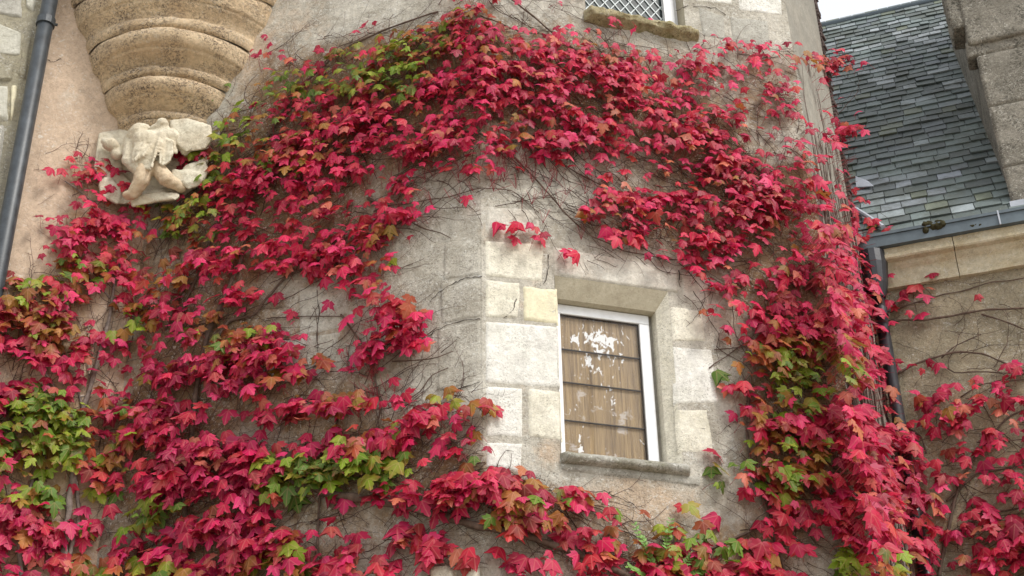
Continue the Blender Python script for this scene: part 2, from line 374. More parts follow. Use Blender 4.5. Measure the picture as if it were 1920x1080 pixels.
def tone_at(px, py, extra=0):
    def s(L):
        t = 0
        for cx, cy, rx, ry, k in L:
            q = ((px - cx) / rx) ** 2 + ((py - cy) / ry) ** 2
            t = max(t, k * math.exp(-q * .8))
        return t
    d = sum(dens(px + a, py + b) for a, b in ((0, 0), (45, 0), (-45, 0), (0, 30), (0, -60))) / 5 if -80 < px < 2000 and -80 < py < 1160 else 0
    return (min(1, max(s(BRN), d * 1.05)), s(PALE) * (1 - .6 * d), s(PEACH) * (1 - .5 * d), 1)  # brown channel: wall stain, plus shade painted under leaves and at lower left

def wall_grid(pl, s0, s1, z0, z1, holes=(), step=.09, amp=.006, off=0.0, seed=0, fixed=None):
    xs = set(np.linspace(s0, s1, max(2, int((s1 - s0) / step) + 1)).tolist()); zs = set(np.linspace(z0, z1, max(2, int((z1 - z0) / step) + 1)).tolist())
    for h in holes:
        xs = {x for x in xs if min(abs(x - h[0]), abs(x - h[1])) > .02} | {h[0], h[1]}; zs = {z for z in zs if min(abs(z - h[2]), abs(z - h[3])) > .02} | {h[2], h[3]}
    xs = sorted(xs); zs = sorted(zs); nx = len(xs); V = []; T = []; F = []
    for z in zs:
        for x in xs:
            p = pl.w(x, z, off); edge = x in (xs[0], xs[-1]) or any(abs(x - h[0]) < 1e-6 or abs(x - h[1]) < 1e-6 or abs(z - h[2]) < 1e-6 or abs(z - h[3]) < 1e-6 for h in holes)
            if not edge: p = p + pl.n * (nz(p, 1.3, seed) * amp + nz(p, 7, seed) * amp * .35)
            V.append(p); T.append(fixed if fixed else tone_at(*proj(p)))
    for j in range(len(zs) - 1):
        for i in range(nx - 1):
            cx, cz = (xs[i] + xs[i + 1]) / 2, (zs[j] + zs[j + 1]) / 2
            if any(h[0] < cx < h[1] and h[2] < cz < h[3] for h in holes): continue
            F.append((j * nx + i, j * nx + i + 1, (j + 1) * nx + i + 1, (j + 1) * nx + i))
    return V, F, T

# ------------------------------------------------------------------ ground
mesh('unseen_bounce_ground', [(-400, -400, 0), (400, -400, 0), (400, 400, 0), (-400, 400, 0)], [(0, 1, 2, 3)], M['gnd'], kind='structure')  # unseen ground, made pale to bounce fill light up under soffit and corbel

# ================================================================== TOWER
tower = thing('tower', 'old many-sided stone tower in the middle, half buried in crimson creeper', 'tower')
TOP = 13.0
# lower window opening in face A: front rectangle and the chamfer
a0 = PA.sz(1046, 690)[0]; a1 = PA.sz(1267, 720)[0]
zt = (PA.sz(1042, 517)[1] + PA.sz(1262, 549)[1]) / 2; zb = (PA.sz(1060, 850)[1] + PA.sz(1285, 876)[1]) / 2
h1 = (a0, a1, zb, zt)
# upper window
b0 = PA.sz(1098, 20)[0]; b1 = PA.sz(1285, 45)[0]; zb2 = (PA.sz(1100, 28)[1] + PA.sz(1262, 52)[1]) / 2; zt2 = zb2 + 1.15
h2 = (b0, b1, zb2, zt2)
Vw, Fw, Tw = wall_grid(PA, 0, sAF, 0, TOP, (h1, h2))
def join(V, F, T, v, f, t):
    o = len(V); V += v; F += [tuple(i + o for i in q) for q in f]; T += t
join(Vw, Fw, Tw, *wall_grid(PC, sCD - .3, 0, 0, TOP, seed=5))
# rear side of the tower shell (unseen, closes the prism)
bk = [PC.w(sCD - .3, 0, 0), PC.w(sCD - .3, 0, -2.6), PF.w(sF2, 0, -2.6), PF.w(sF2, 0, 0)]
vb = [np.array(p) for p in bk] + [np.array(p) + [0, 0, TOP] for p in bk]
join(Vw, Fw, Tw, vb, [(0, 1, 5, 4), (1, 2, 6, 5), (2, 3, 7, 6)], [(0, 0, 0, 1)] * 8)
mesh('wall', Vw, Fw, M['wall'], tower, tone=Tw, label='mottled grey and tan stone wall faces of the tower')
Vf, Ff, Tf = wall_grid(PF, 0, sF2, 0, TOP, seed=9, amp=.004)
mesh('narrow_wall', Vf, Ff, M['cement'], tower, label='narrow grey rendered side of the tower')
# brown slates stacked along the far corner of the narrow side
mb = MB(); z = 4.5; k = 0
while z < TOP:
    h = .034 + .012 * random.random(); pr = .055 + .022 * random.random()
    mb.pbox(PF, sF2 + .004, sF2 + .075 + random.uniform(-.012, .02), z, z + h - .010, -.12, pr - .045)
    z += h; k += 1
mb.pbox(PF, sF2 + .002, sF2 + .05, 4.5, TOP, -.12, -.02)
mb.build('slate_edge', M['brownslate'], tower, label='brown slates stacked up the right corner')

def block(pl, quad, thick, mat, name='stone_block', label=None, parent=tower, seedv=None, rnd=.022, grow=1.2):
    sd = random.random() * 50 if seedv is None else seedv
    cxq, cyq = sum(p[0] for p in quad) / 4, sum(p[1] for p in quad) / 4
    quad = [(p[0] + grow * (1 if p[0] > cxq else -1), p[1] + grow * (1 if p[1] > cyq else -1)) for p in quad]
    q = [pl.sz(*p) for p in quad]; q = [np.array(x) for x in q]      # TL TR BR BL
    W = np.linalg.norm(q[1] - q[0]); H = np.linalg.norm(q[0] - q[3]); nx = max(5, int(W / .018)); ny = max(5, int(H / .018))
    V = []; F = []; ins = .003
    for j in range(ny + 1):
        for i in range(nx + 1):
            u, v = i / nx, j / ny
            u2 = .5 + (u - .5) * (1 - 2 * ins / W); v2 = .5 + (v - .5) * (1 - 2 * ins / H)
            p2 = q[3] * (1 - u2) * (1 - v2) + q[2] * u2 * (1 - v2) + q[1] * u2 * v2 + q[0] * (1 - u2) * v2
            du = min(u, 1 - u) * W; dv = min(v, 1 - v) * H
            # round corners
            cd = math.hypot(max(0, rnd - du), max(0, rnd - dv)); e = rnd - cd if cd > 0 else min(du, dv)
            e = min(e, min(du, dv) + 1e-9)
            p = pl.w(p2[0], p2[1], 0)
            jit = .009 * nz(p, 11, sd)
            e = max(0, min(1, (e + jit) / .010))
            border = i in (0, nx) or j in (0, ny)
            hgt = -.012 if border else -.004 + (thick + .004) * math.sqrt(e) + .006 * nz(p, 6, sd) * e + .0022 * nz(p, 26, sd) * e
            V.append(pl.w(p2[0] + .005 * nz(p, 9, sd + 3), p2[1] + .005 * nz(p, 9, sd + 8), hgt))
    n1 = nx + 1
    F = [(j * n1 + i, j * n1 + i + 1, (j + 1) * n1 + i + 1, (j + 1) * n1 + i) for j in range(ny) for i in range(nx)]
    return mesh(name, V, F, mat, parent, True, label=label)
BLK = [  # quoins left of the window on face A
    ([(908, 449), (1020, 456), (1018, 530), (908, 519)], 'cream'), ([(908, 523), (978, 529), (973, 597), (908, 596)], 'cream'),
    ([(979, 535), (1045, 541), (1047, 609), (981, 602)], 'yellow'), ([(908, 601), (1047, 611), (1050, 729), (909, 718)], 'white'),
    ([(909, 722), (981, 727), (981, 822), (910, 820)], 'white'), ([(989, 727), (1050, 732), (1055, 828), (990, 820)], 'cream'),
    ([(910, 826), (981, 830), (979, 890), (910, 876)], 'white'),
    # right jamb
    ([(1254, 572), (1318, 582), (1324, 641), (1258, 642)], 'cream'), ([(1259, 648), (1336, 655), (1350, 757), (1264, 760)], 'white'),
    ([(1265, 766), (1328, 766), (1341, 854), (1272, 850)], 'cream'),
    # around
    ([(1276, 505), (1332, 517), (1330, 575), (1276, 560)], 'lintel'), ([(1307, 12), (1358, 30), (1362, 76), (1317, 68)], 'grey'),
    ([(1366, 30), (1440, 40), (1446, 92), (1372, 82)], 'grey'), ([(1380, -60), (1462, -48), (1468, 30), (1384, 20)], 'white'),
    ([(1300, -70), (1372, -62), (1374, 10), (1302, 2)], 'white'), ([(910, 385), (1010, 392), (1018, 446), (910, 440)], 'lintel')]
for q, mt in BLK: block(PA, q, .0055, M[mt])
for q, mt in [([(826, 531), (902, 521), (902, 594), (826, 608)], 'grey'), ([(818, 616), (902, 600), (903, 716), (820, 734)], 'grey'),
              ([(832, 455), (902, 446), (902, 515), (830, 525)], 'grey'), ([(845, 738), (904, 722), (905, 818), (846, 830)], 'grey'),
              ([(500, 640), (640, 622), (644, 700), (506, 722)], 'rubble'), ([(560, 540), (655, 526), (655, 612), (562, 632)], 'rubble')]:
    block(PC, q, .0045, M['wall'], grow=2.6)
for q in ([(808, 1062), (855, 1058), (858, 1130), (806, 1135)], [(868, 1056), (900, 1052), (902, 1120), (870, 1130)]):
    block(PC, q, .05, M['cream'], label='pale rounded stone at the foot of the view', rnd=.07)
# hairline cracks and open joints in the render
mb = MB()
for pl, pts in ((PA, [(1078, 912), (1105, 922), (1135, 921), (1170, 938), (1196, 948)]), (PA, [(1060, 915), (1095, 916)]), (PA, [(1100, 934), (1132, 932), (1150, 918)]), (PA, [(968, 560), (962, 580), (950, 592), (942, 598)]),
                (PA, [(1020, 532), (1030, 500), (1026, 470)]), (PA, [(1273, 506), (1275, 545)]), (PA, [(1300, 12), (1340, 14), (1366, 30)]), (PA, [(1290, 10), (1262, 22)]), (PC, [(902, 597), (870, 601), (838, 610), (812, 622), (790, 640)]),
                (PC, [(902, 518), (872, 522), (850, 531), (826, 545), (800, 570)]), (PC, [(594, 545), (598, 590), (594, 640), (600, 680)]), (PC, [(900, 717), (860, 728), (830, 738)]), (PD, [(86, 112), (100, 116), (118, 107)]),
                (PC, [(640, 210), (700, 330)]), (PA, [(1385, 100), (1420, 108), (1470, 105)]), (PA, [(1440, 180), (1475, 190)])):
    W = []
    for (x0, y0), (x1, y1) in zip(pts[:-1], pts[1:]):
        for i in range(5): W.append(pl.at(x0 + (x1 - x0) * i / 5 + random.gauss(0, .9), y0 + (y1 - y0) * i / 5 + random.gauss(0, .9), .006))
    mb.tube(W, [random.uniform(.0012, .0038) for _ in W], 4)
mb.build('cracks', M['bar'], tower, kind='stuff')
# lintel over the lower window
block(PA, [(1034, 460), (1273, 506), (1272, 550), (1036, 518)], .011, M['lintel'], 'lintel', 'long weathered lintel stone over the window')

# --- lower window
CH, DP = .07, .13
win = link(bpy.data.objects.new('window', None), tower, 'small white-framed window boarded inside, below the creeper')
def loop(s0, s1, z0, z1, o): return [PA.w(s0, z0, o), PA.w(s1, z0, o), PA.w(s1, z1, o), PA.w(s0, z1, o)]
cl = .035; c0, c1, c2 = a0 + cl * .5, a1 - .075, zt - .135
def subd_strip(mb, A, B, n=10):     # strip between edge A (2 pts) and B (2 pts)
    V = []
    for i in range(n + 1):
        for j in range(5):
            p = (A[0] * (1 - i / n) + A[1] * i / n) * (1 - j / 4) + (B[0] * (1 - i / n) + B[1] * i / n) * j / 4
            if 0 < j < 4 and 0 < i < n: p = p + np.array([0, 0, 1]) * nz(p, 12) * .002
            V.append(p)
    mb.add(V, [(i * 5 + j, i * 5 + j + 1, (i + 1) * 5 + j + 1, (i + 1) * 5 + j) for i in range(n) for j in range(4)])
L0 = loop(a0, a1, zb, zt, .004); L1 = loop(c0, c1, zb, c2, -CH); L2 = loop(c0, c1, zb, c2, -DP - .08)
for nm_, mt_, es_ in (('soffit', 'reveal', ((3, 2),)), ('jamb', 'cream', ((2, 1),)), ('jamb', 'cream', ((0, 3),))):
    mb = MB()
    for i, j in es_: subd_strip(mb, (L0[i], L0[j]), (L1[i], L1[j])); subd_strip(mb, (L1[i], L1[j]), (L2[i], L2[j]))
    mb.build(nm_, M[mt_], win, True)
# frame
fs0, fz1 = c0, PA.sz(1130, 590, -DP)[1]
fs1 = PA.sz(1226, 720, -DP)[0]; g1 = PA.sz(1206.5, 720, -DP)[0]; fwid = fs1 - g1; fz0 = zb - .01
fz1 = c2 - .004; gz1 = fz1 - fwid * .95; gs0 = fs0 + .060
mb = MB()
def fbar(s0, s1, z0, z1): 
    mb.pbox(PA, s0, s1, z0, z1, -DP - .06, -DP)
fbar(g1, fs1, fz0, gz1); fbar(fs0 - .005, fs1, gz1 + .001, fz1); fbar(fs0 - .005, gs0, fz0, gz1); fbar(gs0 + .001, g1 - .001, fz0, zb + .012)
fr = mb.build('frame', M['paint'], win, label='chalky white window frame')
bv = fr.modifiers.new('b', 'BEVEL'); bv.width = .006; bv.segments = 2
mb = MB(); mb.pbox(PA, fs1 + .001, c1 + .02, fz0, fz1, -DP - .06, -DP - .025)
mb.build('filler_strip', M['cement'], win)
# boards (vertical boards behind, dark horizontal bars)
nb = 34; mbV = []; mbT = []; mbF = []
for j in range(60):
    for i in range(nb + 1):
        sx = gs0 - .01 + (g1 - gs0 + .02) * i / nb; zz = zb - .02 + (gz1 - zb + .04) * j / 59
        u = i / nb; v = j / 59
        gap = any(abs(u - x) < .012 for x in (.36,)); p = PA.w(sx, zz, -DP - .035 - (.006 if gap else 0)); mbV.append(p)
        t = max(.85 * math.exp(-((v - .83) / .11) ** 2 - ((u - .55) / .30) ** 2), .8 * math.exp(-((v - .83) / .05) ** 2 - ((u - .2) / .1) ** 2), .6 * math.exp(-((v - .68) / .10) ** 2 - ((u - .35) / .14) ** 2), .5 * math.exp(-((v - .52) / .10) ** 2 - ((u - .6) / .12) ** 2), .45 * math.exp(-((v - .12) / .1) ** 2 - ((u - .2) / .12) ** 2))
        t2 = max(math.exp(-((v - .42) / .14) ** 2 - ((u - .25) / .08) ** 2), .8 * math.exp(-((v - .36) / .12) ** 2 - ((u - .72) / .12) ** 2), math.exp(-((v - .1) / .15) ** 2 - ((u - .15) / .12) ** 2), .7 * math.exp(-((v - .12) / .08) ** 2 - ((u - .6) / .1) ** 2))
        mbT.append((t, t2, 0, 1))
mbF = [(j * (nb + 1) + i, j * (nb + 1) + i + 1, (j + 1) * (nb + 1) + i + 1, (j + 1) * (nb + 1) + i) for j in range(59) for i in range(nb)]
mesh('board_panel', mbV, mbF, M['boards'], win, tone=mbT, label='brown boards with white blotches behind the glass')
mb = MB()
for py in (661, 722, 793):
    zc = PA.sz(1130, py, -DP)[1]; mb.pbox(PA, gs0 + .001, g1 - .001, zc - .0034, zc + .0034, -DP - .030, -DP - .018)
mb.pbox(PA, g1 - .008, g1 - .0015, zb + .014, gz1 - .0015, -DP - .030, -DP - .012); mb.pbox(PA, gs0 + .0015, g1 - .009, gz1 - .008, gz1 - .0015, -DP - .030, -DP - .012)
mb.build('glazing_bars', M['bar'], win, label='thin dark bars across the pane')
mb = MB(); mb.pbox(PA, gs0 + .002, g1 - .010, zb + .015, gz1 - .010, -DP - .0175, -DP - .0145); mb.build('pane', M['glass'], win)
# sill: rounded roll with pale slab under it
def roll(pl, A, B, prof, name, mat, parent, amp=.004, n=70, label=None, taper=.03, ragged=0.0):
    """profile [(out, down)] swept from wall point A to B (s,z), ends rounded"""
    V = []; F = []; k = len(prof); A = np.array(A); B = np.array(B)
    for i in range(n + 1):
        u = i / n; c = A * (1 - u) + B * u; L = np.linalg.norm(B - A); e = min(u, 1 - u) * L
        f = math.sqrt(min(1, max(0, e / taper) * 1.0)) if taper else 1
        for (o, dz) in prof:
            p = pl.w(c[0], c[1], 0); q = nz(p + np.array([o * 9, 0, dz * 9]), 9, 1.7)
            rr = 1 + ragged * nz(p, 4, 9.1)
            V.append(pl.w(c[0], c[1] - dz * rr + amp * nz(p + dz * 20, 13), (o * f * rr + amp * q if o > -.005 else o)))
    F = [(i * k + j, i * k + j + 1, (i + 1) * k + j + 1, (i + 1) * k + j) for i in range(n) for j in range(k - 1)]
    F += [tuple(range(k - 1, -1, -1)), tuple(n * k + j for j in range(k))]
    return mesh(name, V, F, mat, parent, True, label=label)
sA = PA.sz(1050, 850); sB = PA.sz(1292, 879)
zs_ = (sA[1] + sB[1]) / 2
mb = MB(); subd_strip(mb, (L0[0], L0[1]), (L2[0], L2[1])); mb.build('opening_base', M['cream'], win)
arc = [(-.22, -.006)] + [(-.02 - .0, -.006), (.02, -.004)] + [(.03 + .045 * math.sin(t), .03 - .034 * math.cos(t)) for t in np.linspace(.2, math.pi - .1, 9)] + [(.008, .066), (-.01, .068)]
roll(PA, (sA[0], zs_), (sB[0], zs_), arc, 'sill', M['sill'], win, label='rounded lichen-covered window sill')
zz0 = PA.sz(1180, 880)[1]; ws = PA.sz(1048, 880)[0], PA.sz(1312, 905)[0]
block(PA, [(1046, 857), (1316, 892), (1314, 914), (1050, 884)], .012, M['grey'], 'sill_slab', 'pale slab under the sill', rnd=.008)
# left broken edge of render at jamb foot
# --- upper window
w2 = link(bpy.data.objects.new('window', None), tower, 'diamond-leaded window at the top edge, above a mossy sill')
mb = MB(); L0 = loop(b0, b1, zb2, zt2, .003); L2 = loop(b0, b1, zb2, zt2, -.2)
for i, j in ((3, 2), (2, 1), (0, 3), (0, 1)): subd_strip(mb, (L0[i], L0[j]), (L2[i], L2[j]))
mb.build('reveal', M['reveal'], w2, True)
u0 = b0 + .002; u1 = PA.sz(1264, 35, -.11)[0]; ug = PA.sz(1246, 35, -.11)[0]
mb = MB(); mb.pbox(PA, ug, u1, zb2 - .02, zt2, -.16, -.10); mb.pbox(PA, u0, ug - .001, zt2 - .06, zt2 - .001, -.16, -.10); mb.pbox(PA, u1 + .001, b1 - .001, zb2 - .02, zt2 - .001, -.16, -.13)
mb.build('frame', M['paint'], w2)
mb = MB(); mb.pbox(PA, u0, ug - .001, zb2 - .02, zt2 - .06, -.150, -.144); mb.build('pane', M['dark_glass'], w2, label='dark old leaded glass')
mb = MB(); cw, chh = .088, .120; zlo = zb2 - .02; zhi = zt2 - .06
def seg2(x0, z0, x1, z1, o, wd):
    p, q = PA.w(x0, z0, o), PA.w(x1, z1, o); d = q - p; L = np.linalg.norm(d)
    if L < .01: return
    d /= L; sdv = np.cross(d, PA.n) * wd
    mb.box8([p - sdv + PA.n * .004, p + sdv + PA.n * .004, p + sdv, p - sdv, q - sdv + PA.n * .004, q + sdv + PA.n * .004, q + sdv, q - sdv])
sl_ = chh / cw; Wd = ug - u0
for k in range(-14, 16):
    for sg, o in ((1, -.1435), (-1, -.1395)):
        xs = u0 + k * cw; 
        # line z = zlo + sg*sl*(x - xs)
        pts = []
        xa, xb = u0 + .001, ug - .003
        for x in (xa, xb):
            zq = zlo + sg * sl_ * (x - xs)
            if zlo <= zq <= zhi: pts.append((x, zq))
        for zq in (zlo, zhi):
            x = xs + (zq - zlo) / (sg * sl_)
            if xa < x < xb: pts.append((x, zq))
        if len(pts) >= 2: seg2(*pts[0], *pts[1], o, .0040)
mb.build('lead_lattice', M['leadcame'], w2, label='diagonal lead strips')
sA = PA.sz(1094, 27); sB = PA.sz(1310, 78)
arc = [(-.24, .01), (-.02, .0), (.03, .0)] + [(.06 + .035 * math.sin(t), .036 - .036 * math.cos(t)) for t in np.linspace(.2, math.pi - .2, 8)] + [(.02, .088), (-.01, .10)]
roll(PA, (sA[0], zb2 + .0), (sB[0], zb2 - .0), arc, 'sill', M['mossy'], w2, amp=.014, label='ragged moss-covered sill', ragged=.35)

# ================================================================== LEFT BUILDING (plastered wall with the stepped corbel)
left = thing('plastered_building', 'pink plastered wall at the left carrying a stepped ochre corbel with a broken carving', 'building')
sE = float((PD.at(60, 150) - PD.o) @ PD.t)
def toneD(p):
    x, y = proj(p); k = math.exp(-((x - (175 - .0 * y)) / 50) ** 2) * (1 if y < 330 else math.exp(-((y - 330) / 120) ** 2)); d = dens(x, y) if 0 < x < 400 else 0
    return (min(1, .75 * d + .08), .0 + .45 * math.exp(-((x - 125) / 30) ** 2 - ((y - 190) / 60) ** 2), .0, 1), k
V, F, T = wall_grid(PD, sE, .35, 0, TOP, seed=21, amp=.012, step=.07)
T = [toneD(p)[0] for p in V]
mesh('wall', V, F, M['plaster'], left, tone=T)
# corner frame
nb_ = PC.n + PD.n; nb_ /= np.linalg.norm(nb_); lt_ = np.array([-nb_[1], nb_[0], 0]); lt_ = lt_ if lt_[0] > 0 else -lt_
Pc = Plane(E_CD, 0); Pc.n = nb_; Pc.t = lt_
def groove(l, a, r):
    pl_, pr_ = PD.at(*l), PC.at(*r); z = (pl_[2] + pr_[2]) / 2
    sl2, sr2 = float((PD.at(l[0], l[1]) - Pc.o) @ lt_), float((PC.at(r[0], r[1]) - Pc.o) @ lt_)
    d = ray(*a); k = (z - EYE[2]) / d[2]; p = EYE + d * k
    return z, sl2, sr2, float((p - Pc.o) @ nb_), float((p - Pc.o) @ lt_)
GR = [groove((225, 250), (305, 222), (385, 236)), groove((193, 180), (303, 140), (430, 168)), groove((166, 100), (300, 49), (475, 97))]
GR.append(groove((135, 22), (292, -42), (520, 4)))
GR.append((GR[3][0] + .36, GR[3][1] - .16, GR[3][2] + .17, GR[3][3] + .15, .12))
PROF = [(0, -.35), (.03, .10), (.14, .14), (.20, .13), (.215, -.30), (.26, -.30), (.31, -.16), (.36, .05), (.41, .33), (.46, .62), (.49, .78), (.52, .79), (.53, .98), (.58, 1.16), (.66, 1.32), (.76, 1.36), (.86, 1.28), (.92, 1.10), (.95, .72), (1.0, .60)]
corb = link(bpy.data.objects.new('corbel', None), left, 'stepped ochre stone corbel of curved mouldings')
def ring_row(z, hl, hr, fa, seed):
    row = []; c = (hl + hr) / 2; hw = (hr - hl) / 2; fe = hw * .30
    for i in range(61):
        ph = -1.10 + 2.2 * i / 60; a = max(0, 1 - ph * ph)
        f = fe + (fa - fe) * a ** .8 if abs(ph) < 1 else fe - (abs(ph) - 1) * 1.2
        p = Pc.w(c + hw * ph, z, f); q = nz(p, 5, seed) * .009 + nz(p, 16, seed) * .003
        row.append(p + Pc.n * q + np.array([0, 0, 1]) * nz(p, 7, seed + 3) * .004)
    return row
for k in range(4):
    A_, B_ = GR[k], GR[k + 1]; V = []; lo = GR[k]
    for (t, wv) in PROF:
        z = A_[0] + (B_[0] - A_[0]) * t
        wl_ = t * .75 + min(max(wv, 0), 1) * .25
        V += ring_row(z, A_[1] + (B_[1] - A_[1]) * wl_, A_[2] + (B_[2] - A_[2]) * wl_, A_[3] + (B_[3] - A_[3]) * wv, 3.3)
    F = [(j * 61 + i, j * 61 + i + 1, (j + 1) * 61 + i + 1, (j + 1) * 61 + i) for j in range(len(PROF) - 1) for i in range(60)]
    mesh('moulding', V, F, M['corbel'], corb, True)
# turret wall above the corbel (outside the picture) and the stem under it
V = []; A_ = GR[4]
for z in (A_[0], A_[0] + .01, TOP): V += ring_row(z, A_[1], A_[2], A_[3], 3.3)
mesh('turret_wall', V, [(j * 61 + i, j * 61 + i + 1, (j + 1) * 61 + i + 1, (j + 1) * 61 + i) for j in range(2) for i in range(60)], M['corbel'], left, True)
V = []; A_ = GR[0]
for t, k in ((0, 1), (-.03, .97), (-.05, .86), (-.16, .70), (-.4, .35)):
    V += ring_row(A_[0] + t, A_[1] * k + .02 * (1 - k), A_[2] * k + .02 * (1 - k), A_[3] * k, 3.3)
mesh('moulding', V, [(j * 61 + i, j * 61 + i + 1, (j + 1) * 61 + i + 1, (j + 1) * 61 + i) for j in range(4) for i in range(60)], M['corbel'], corb, True)

# --- broken carving under the corbel
def bp(px, py, f): return Vector(Pc.at(px, py, f))
def blob(bm, c, r, rot=(0, 0, 0), sub=3):
    mm = Matrix.Translation(c) @ Matrix(((lt_[0], Pc.n[0], 0, 0), (lt_[1], Pc.n[1], 0, 0), (0, 0, 1, 0), (0, 0, 0, 1))) @ Matrix.Rotation(rot[0], 4, 'X') @ Matrix.Rotation(rot[1], 4, 'Y') @ Matrix.Rotation(rot[2], 4, 'Z') @ Matrix.Diagonal((*r, 1))
    bmesh.ops.create_icosphere(bm, subdivisions=sub, radius=1, matrix=mm)
def limb(bm, a, b, ra, rb, n=9):
    for i in range(n):
        t = i / (n - 1); blob(bm, a.lerp(b, t), [ra + (rb - ra) * t] * 3, sub=2)
def slab(bm, pts, f0, f1, pl=None):   # px polygon extruded between two distances from the wall
    pl = pl or Pc
    def q_(x, y, f):
        p = pl.at(x, y, f); l_ = abs(float((p - Pc.o) @ lt_)); return pl.at(x, y, f + .30 * l_)
    a = [bm.verts.new(q_(x, y, f0 - .06)) for x, y in pts]; b = [bm.verts.new(q_(x, y, f1)) for x, y in pts]
    bm.faces.new(a); bm.faces.new(list(reversed(b)))
    for i in range(len(pts)): j = (i + 1) % len(pts); bm.faces.new((a[i], b[i], b[j], a[j]))
    bmesh.ops.recalc_face_normals(bm, faces=bm.faces)
def finish(bm, name, mat, vox, amp, parent, label=None, size=.06):
    me = bpy.data.meshes.new(name); bm.to_mesh(me); bm.free(); me.materials.append(mat)
    o = bpy.data.objects.new(name, me); link(o, parent, label)
    rm = o.modifiers.new('r', 'REMESH'); rm.mode = 'VOXEL'; rm.voxel_size = vox; rm.use_smooth_shade = True
    for sz_, st in ((size, amp), (size * .3, amp * .45)):
        tx = bpy.data.textures.new('d', 'CLOUDS'); tx.noise_scale = sz_; tx.noise_depth = 3
        dm = o.modifiers.new('d', 'DISPLACE'); dm.texture = tx; dm.strength = st; dm.mid_level = .5; dm.texture_coords = 'OBJECT'; dm.texture_coords_object = None
    return o
carv = link(bpy.data.objects.new('carved_bracket', None), left, 'broken pale carving of a headless crouching figure under the corbel')
bm = bmesh.new()
slab(bm, [(188, 252), (230, 240), (300, 224), (352, 222), (396, 236), (392, 300), (380, 345), (336, 372), (262, 384), (208, 380), (178, 320)], .0, .035)
slab(bm, [(185, 250), (197, 247), (225, 275), (232, 330), (262, 352), (268, 372), (236, 384), (208, 380), (192, 348), (176, 318)], .02, .085)
slab(bm, [(196, 330), (232, 352), (222, 384), (190, 368), (184, 345)], .02, .11)
slab(bm, [(318, 226), (352, 222), (396, 236), (398, 262), (384, 280), (345, 285), (320, 260)], .16, .25)
slab(bm, [(345, 312), (384, 296), (392, 320), (380, 345), (352, 356), (338, 340)], .10, .20)
slab(bm, [(322, 318), (372, 322), (378, 338), (342, 345), (318, 336)], .10, .22)
slab(bm, [(243, 366), (275, 362), (300, 358), (338, 364), (334, 374), (288, 380), (247, 388)], .02, .20)
slab(bm, [(250, 352), (300, 356), (330, 350), (330, 366), (250, 372)], .02, .12)
bk = finish(bm, 'backing', M['carved'], .012, .02, carv, 'weathered stone slab behind the figure'); sm_ = bk.modifiers.new('s', 'SMOOTH'); sm_.iterations = 7; sm_.factor = .6; bk.modifiers.move(3, 1)
bm = bmesh.new()
blob(bm, bp(282, 272, .30), (.155, .11, .115), (0, .5, 0)); blob(bm, bp(272, 295, .32), (.10, .10, .10)); blob(bm, bp(305, 262, .28), (.15, .10, .085), (0, -.25, 0))
blob(bm, bp(262, 252, .28), (.10, .09, .075), (0, -.6, 0)); blob(bm, bp(305, 232, .34), (.045, .045, .04)); blob(bm, bp(300, 245, .3), (.09, .07, .05))
limb(bm, bp(246, 262, .26), bp(240, 300, .30), .055, .05); limb(bm, bp(240, 300, .30), bp(262, 322, .34), .05, .045)
blob(bm, bp(208, 272, .26), (.075, .06, .05), (0, .5, 0)); blob(bm, bp(219, 290, .24), (.05, .05, .045)); blob(bm, bp(198, 266, .26), (.035, .035, .03))
limb(bm, bp(228, 285, .24), bp(246, 270, .25), .035, .045)
slab(bm, [(252, 270), (270, 262), (288, 256), (292, 280), (290, 300), (282, 318), (262, 316), (246, 300)], .30, .37); slab(bm, [(292, 256), (326, 264), (324, 285), (318, 304), (304, 312), (292, 300)], .24, .33)
limb(bm, bp(326, 258, .26), bp(346, 284, .28), .042, .03); blob(bm, bp(350, 286, .27), (.04, .04, .02))
for x0, y0, x1, y1, fa_, fb_ in ((302, 246, 262, 270, .36, .37), (300, 250, 268, 292, .37, .42), (302, 252, 284, 312, .38, .43), (306, 252, 300, 306, .36, .41), (312, 254, 318, 300, .34, .37), (258, 258, 250, 292, .33, .38), (322, 262, 330, 286, .30, .34), (276, 262, 254, 300, .38, .41)):
    limb(bm, bp(x0, y0, fa_), bp(x1, y1, fb_), .022, .014, 12)
o = finish(bm, 'figure', M['carved'], .009, .022, carv, 'headless crouching figure with drapery', .07)
bm = bmesh.new()
limb(bm, bp(272, 300, .28), bp(268, 318, .30), .09, .075); limb(bm, bp(268, 318, .32), bp(266, 338, .33), .068, .062); limb(bm, bp(266, 338, .33), bp(250, 362, .28), .062, .05)
limb(bm, bp(292, 312, .30), bp(312, 336, .32), .062, .058); limb(bm, bp(312, 336, .32), bp(340, 352, .26), .055, .04); blob(bm, bp(244, 366, .27), (.06, .05, .03))
finish(bm, 'legs', M['carved_tan'], .011, .018, carv, 'worn tan legs of the figure', .03)

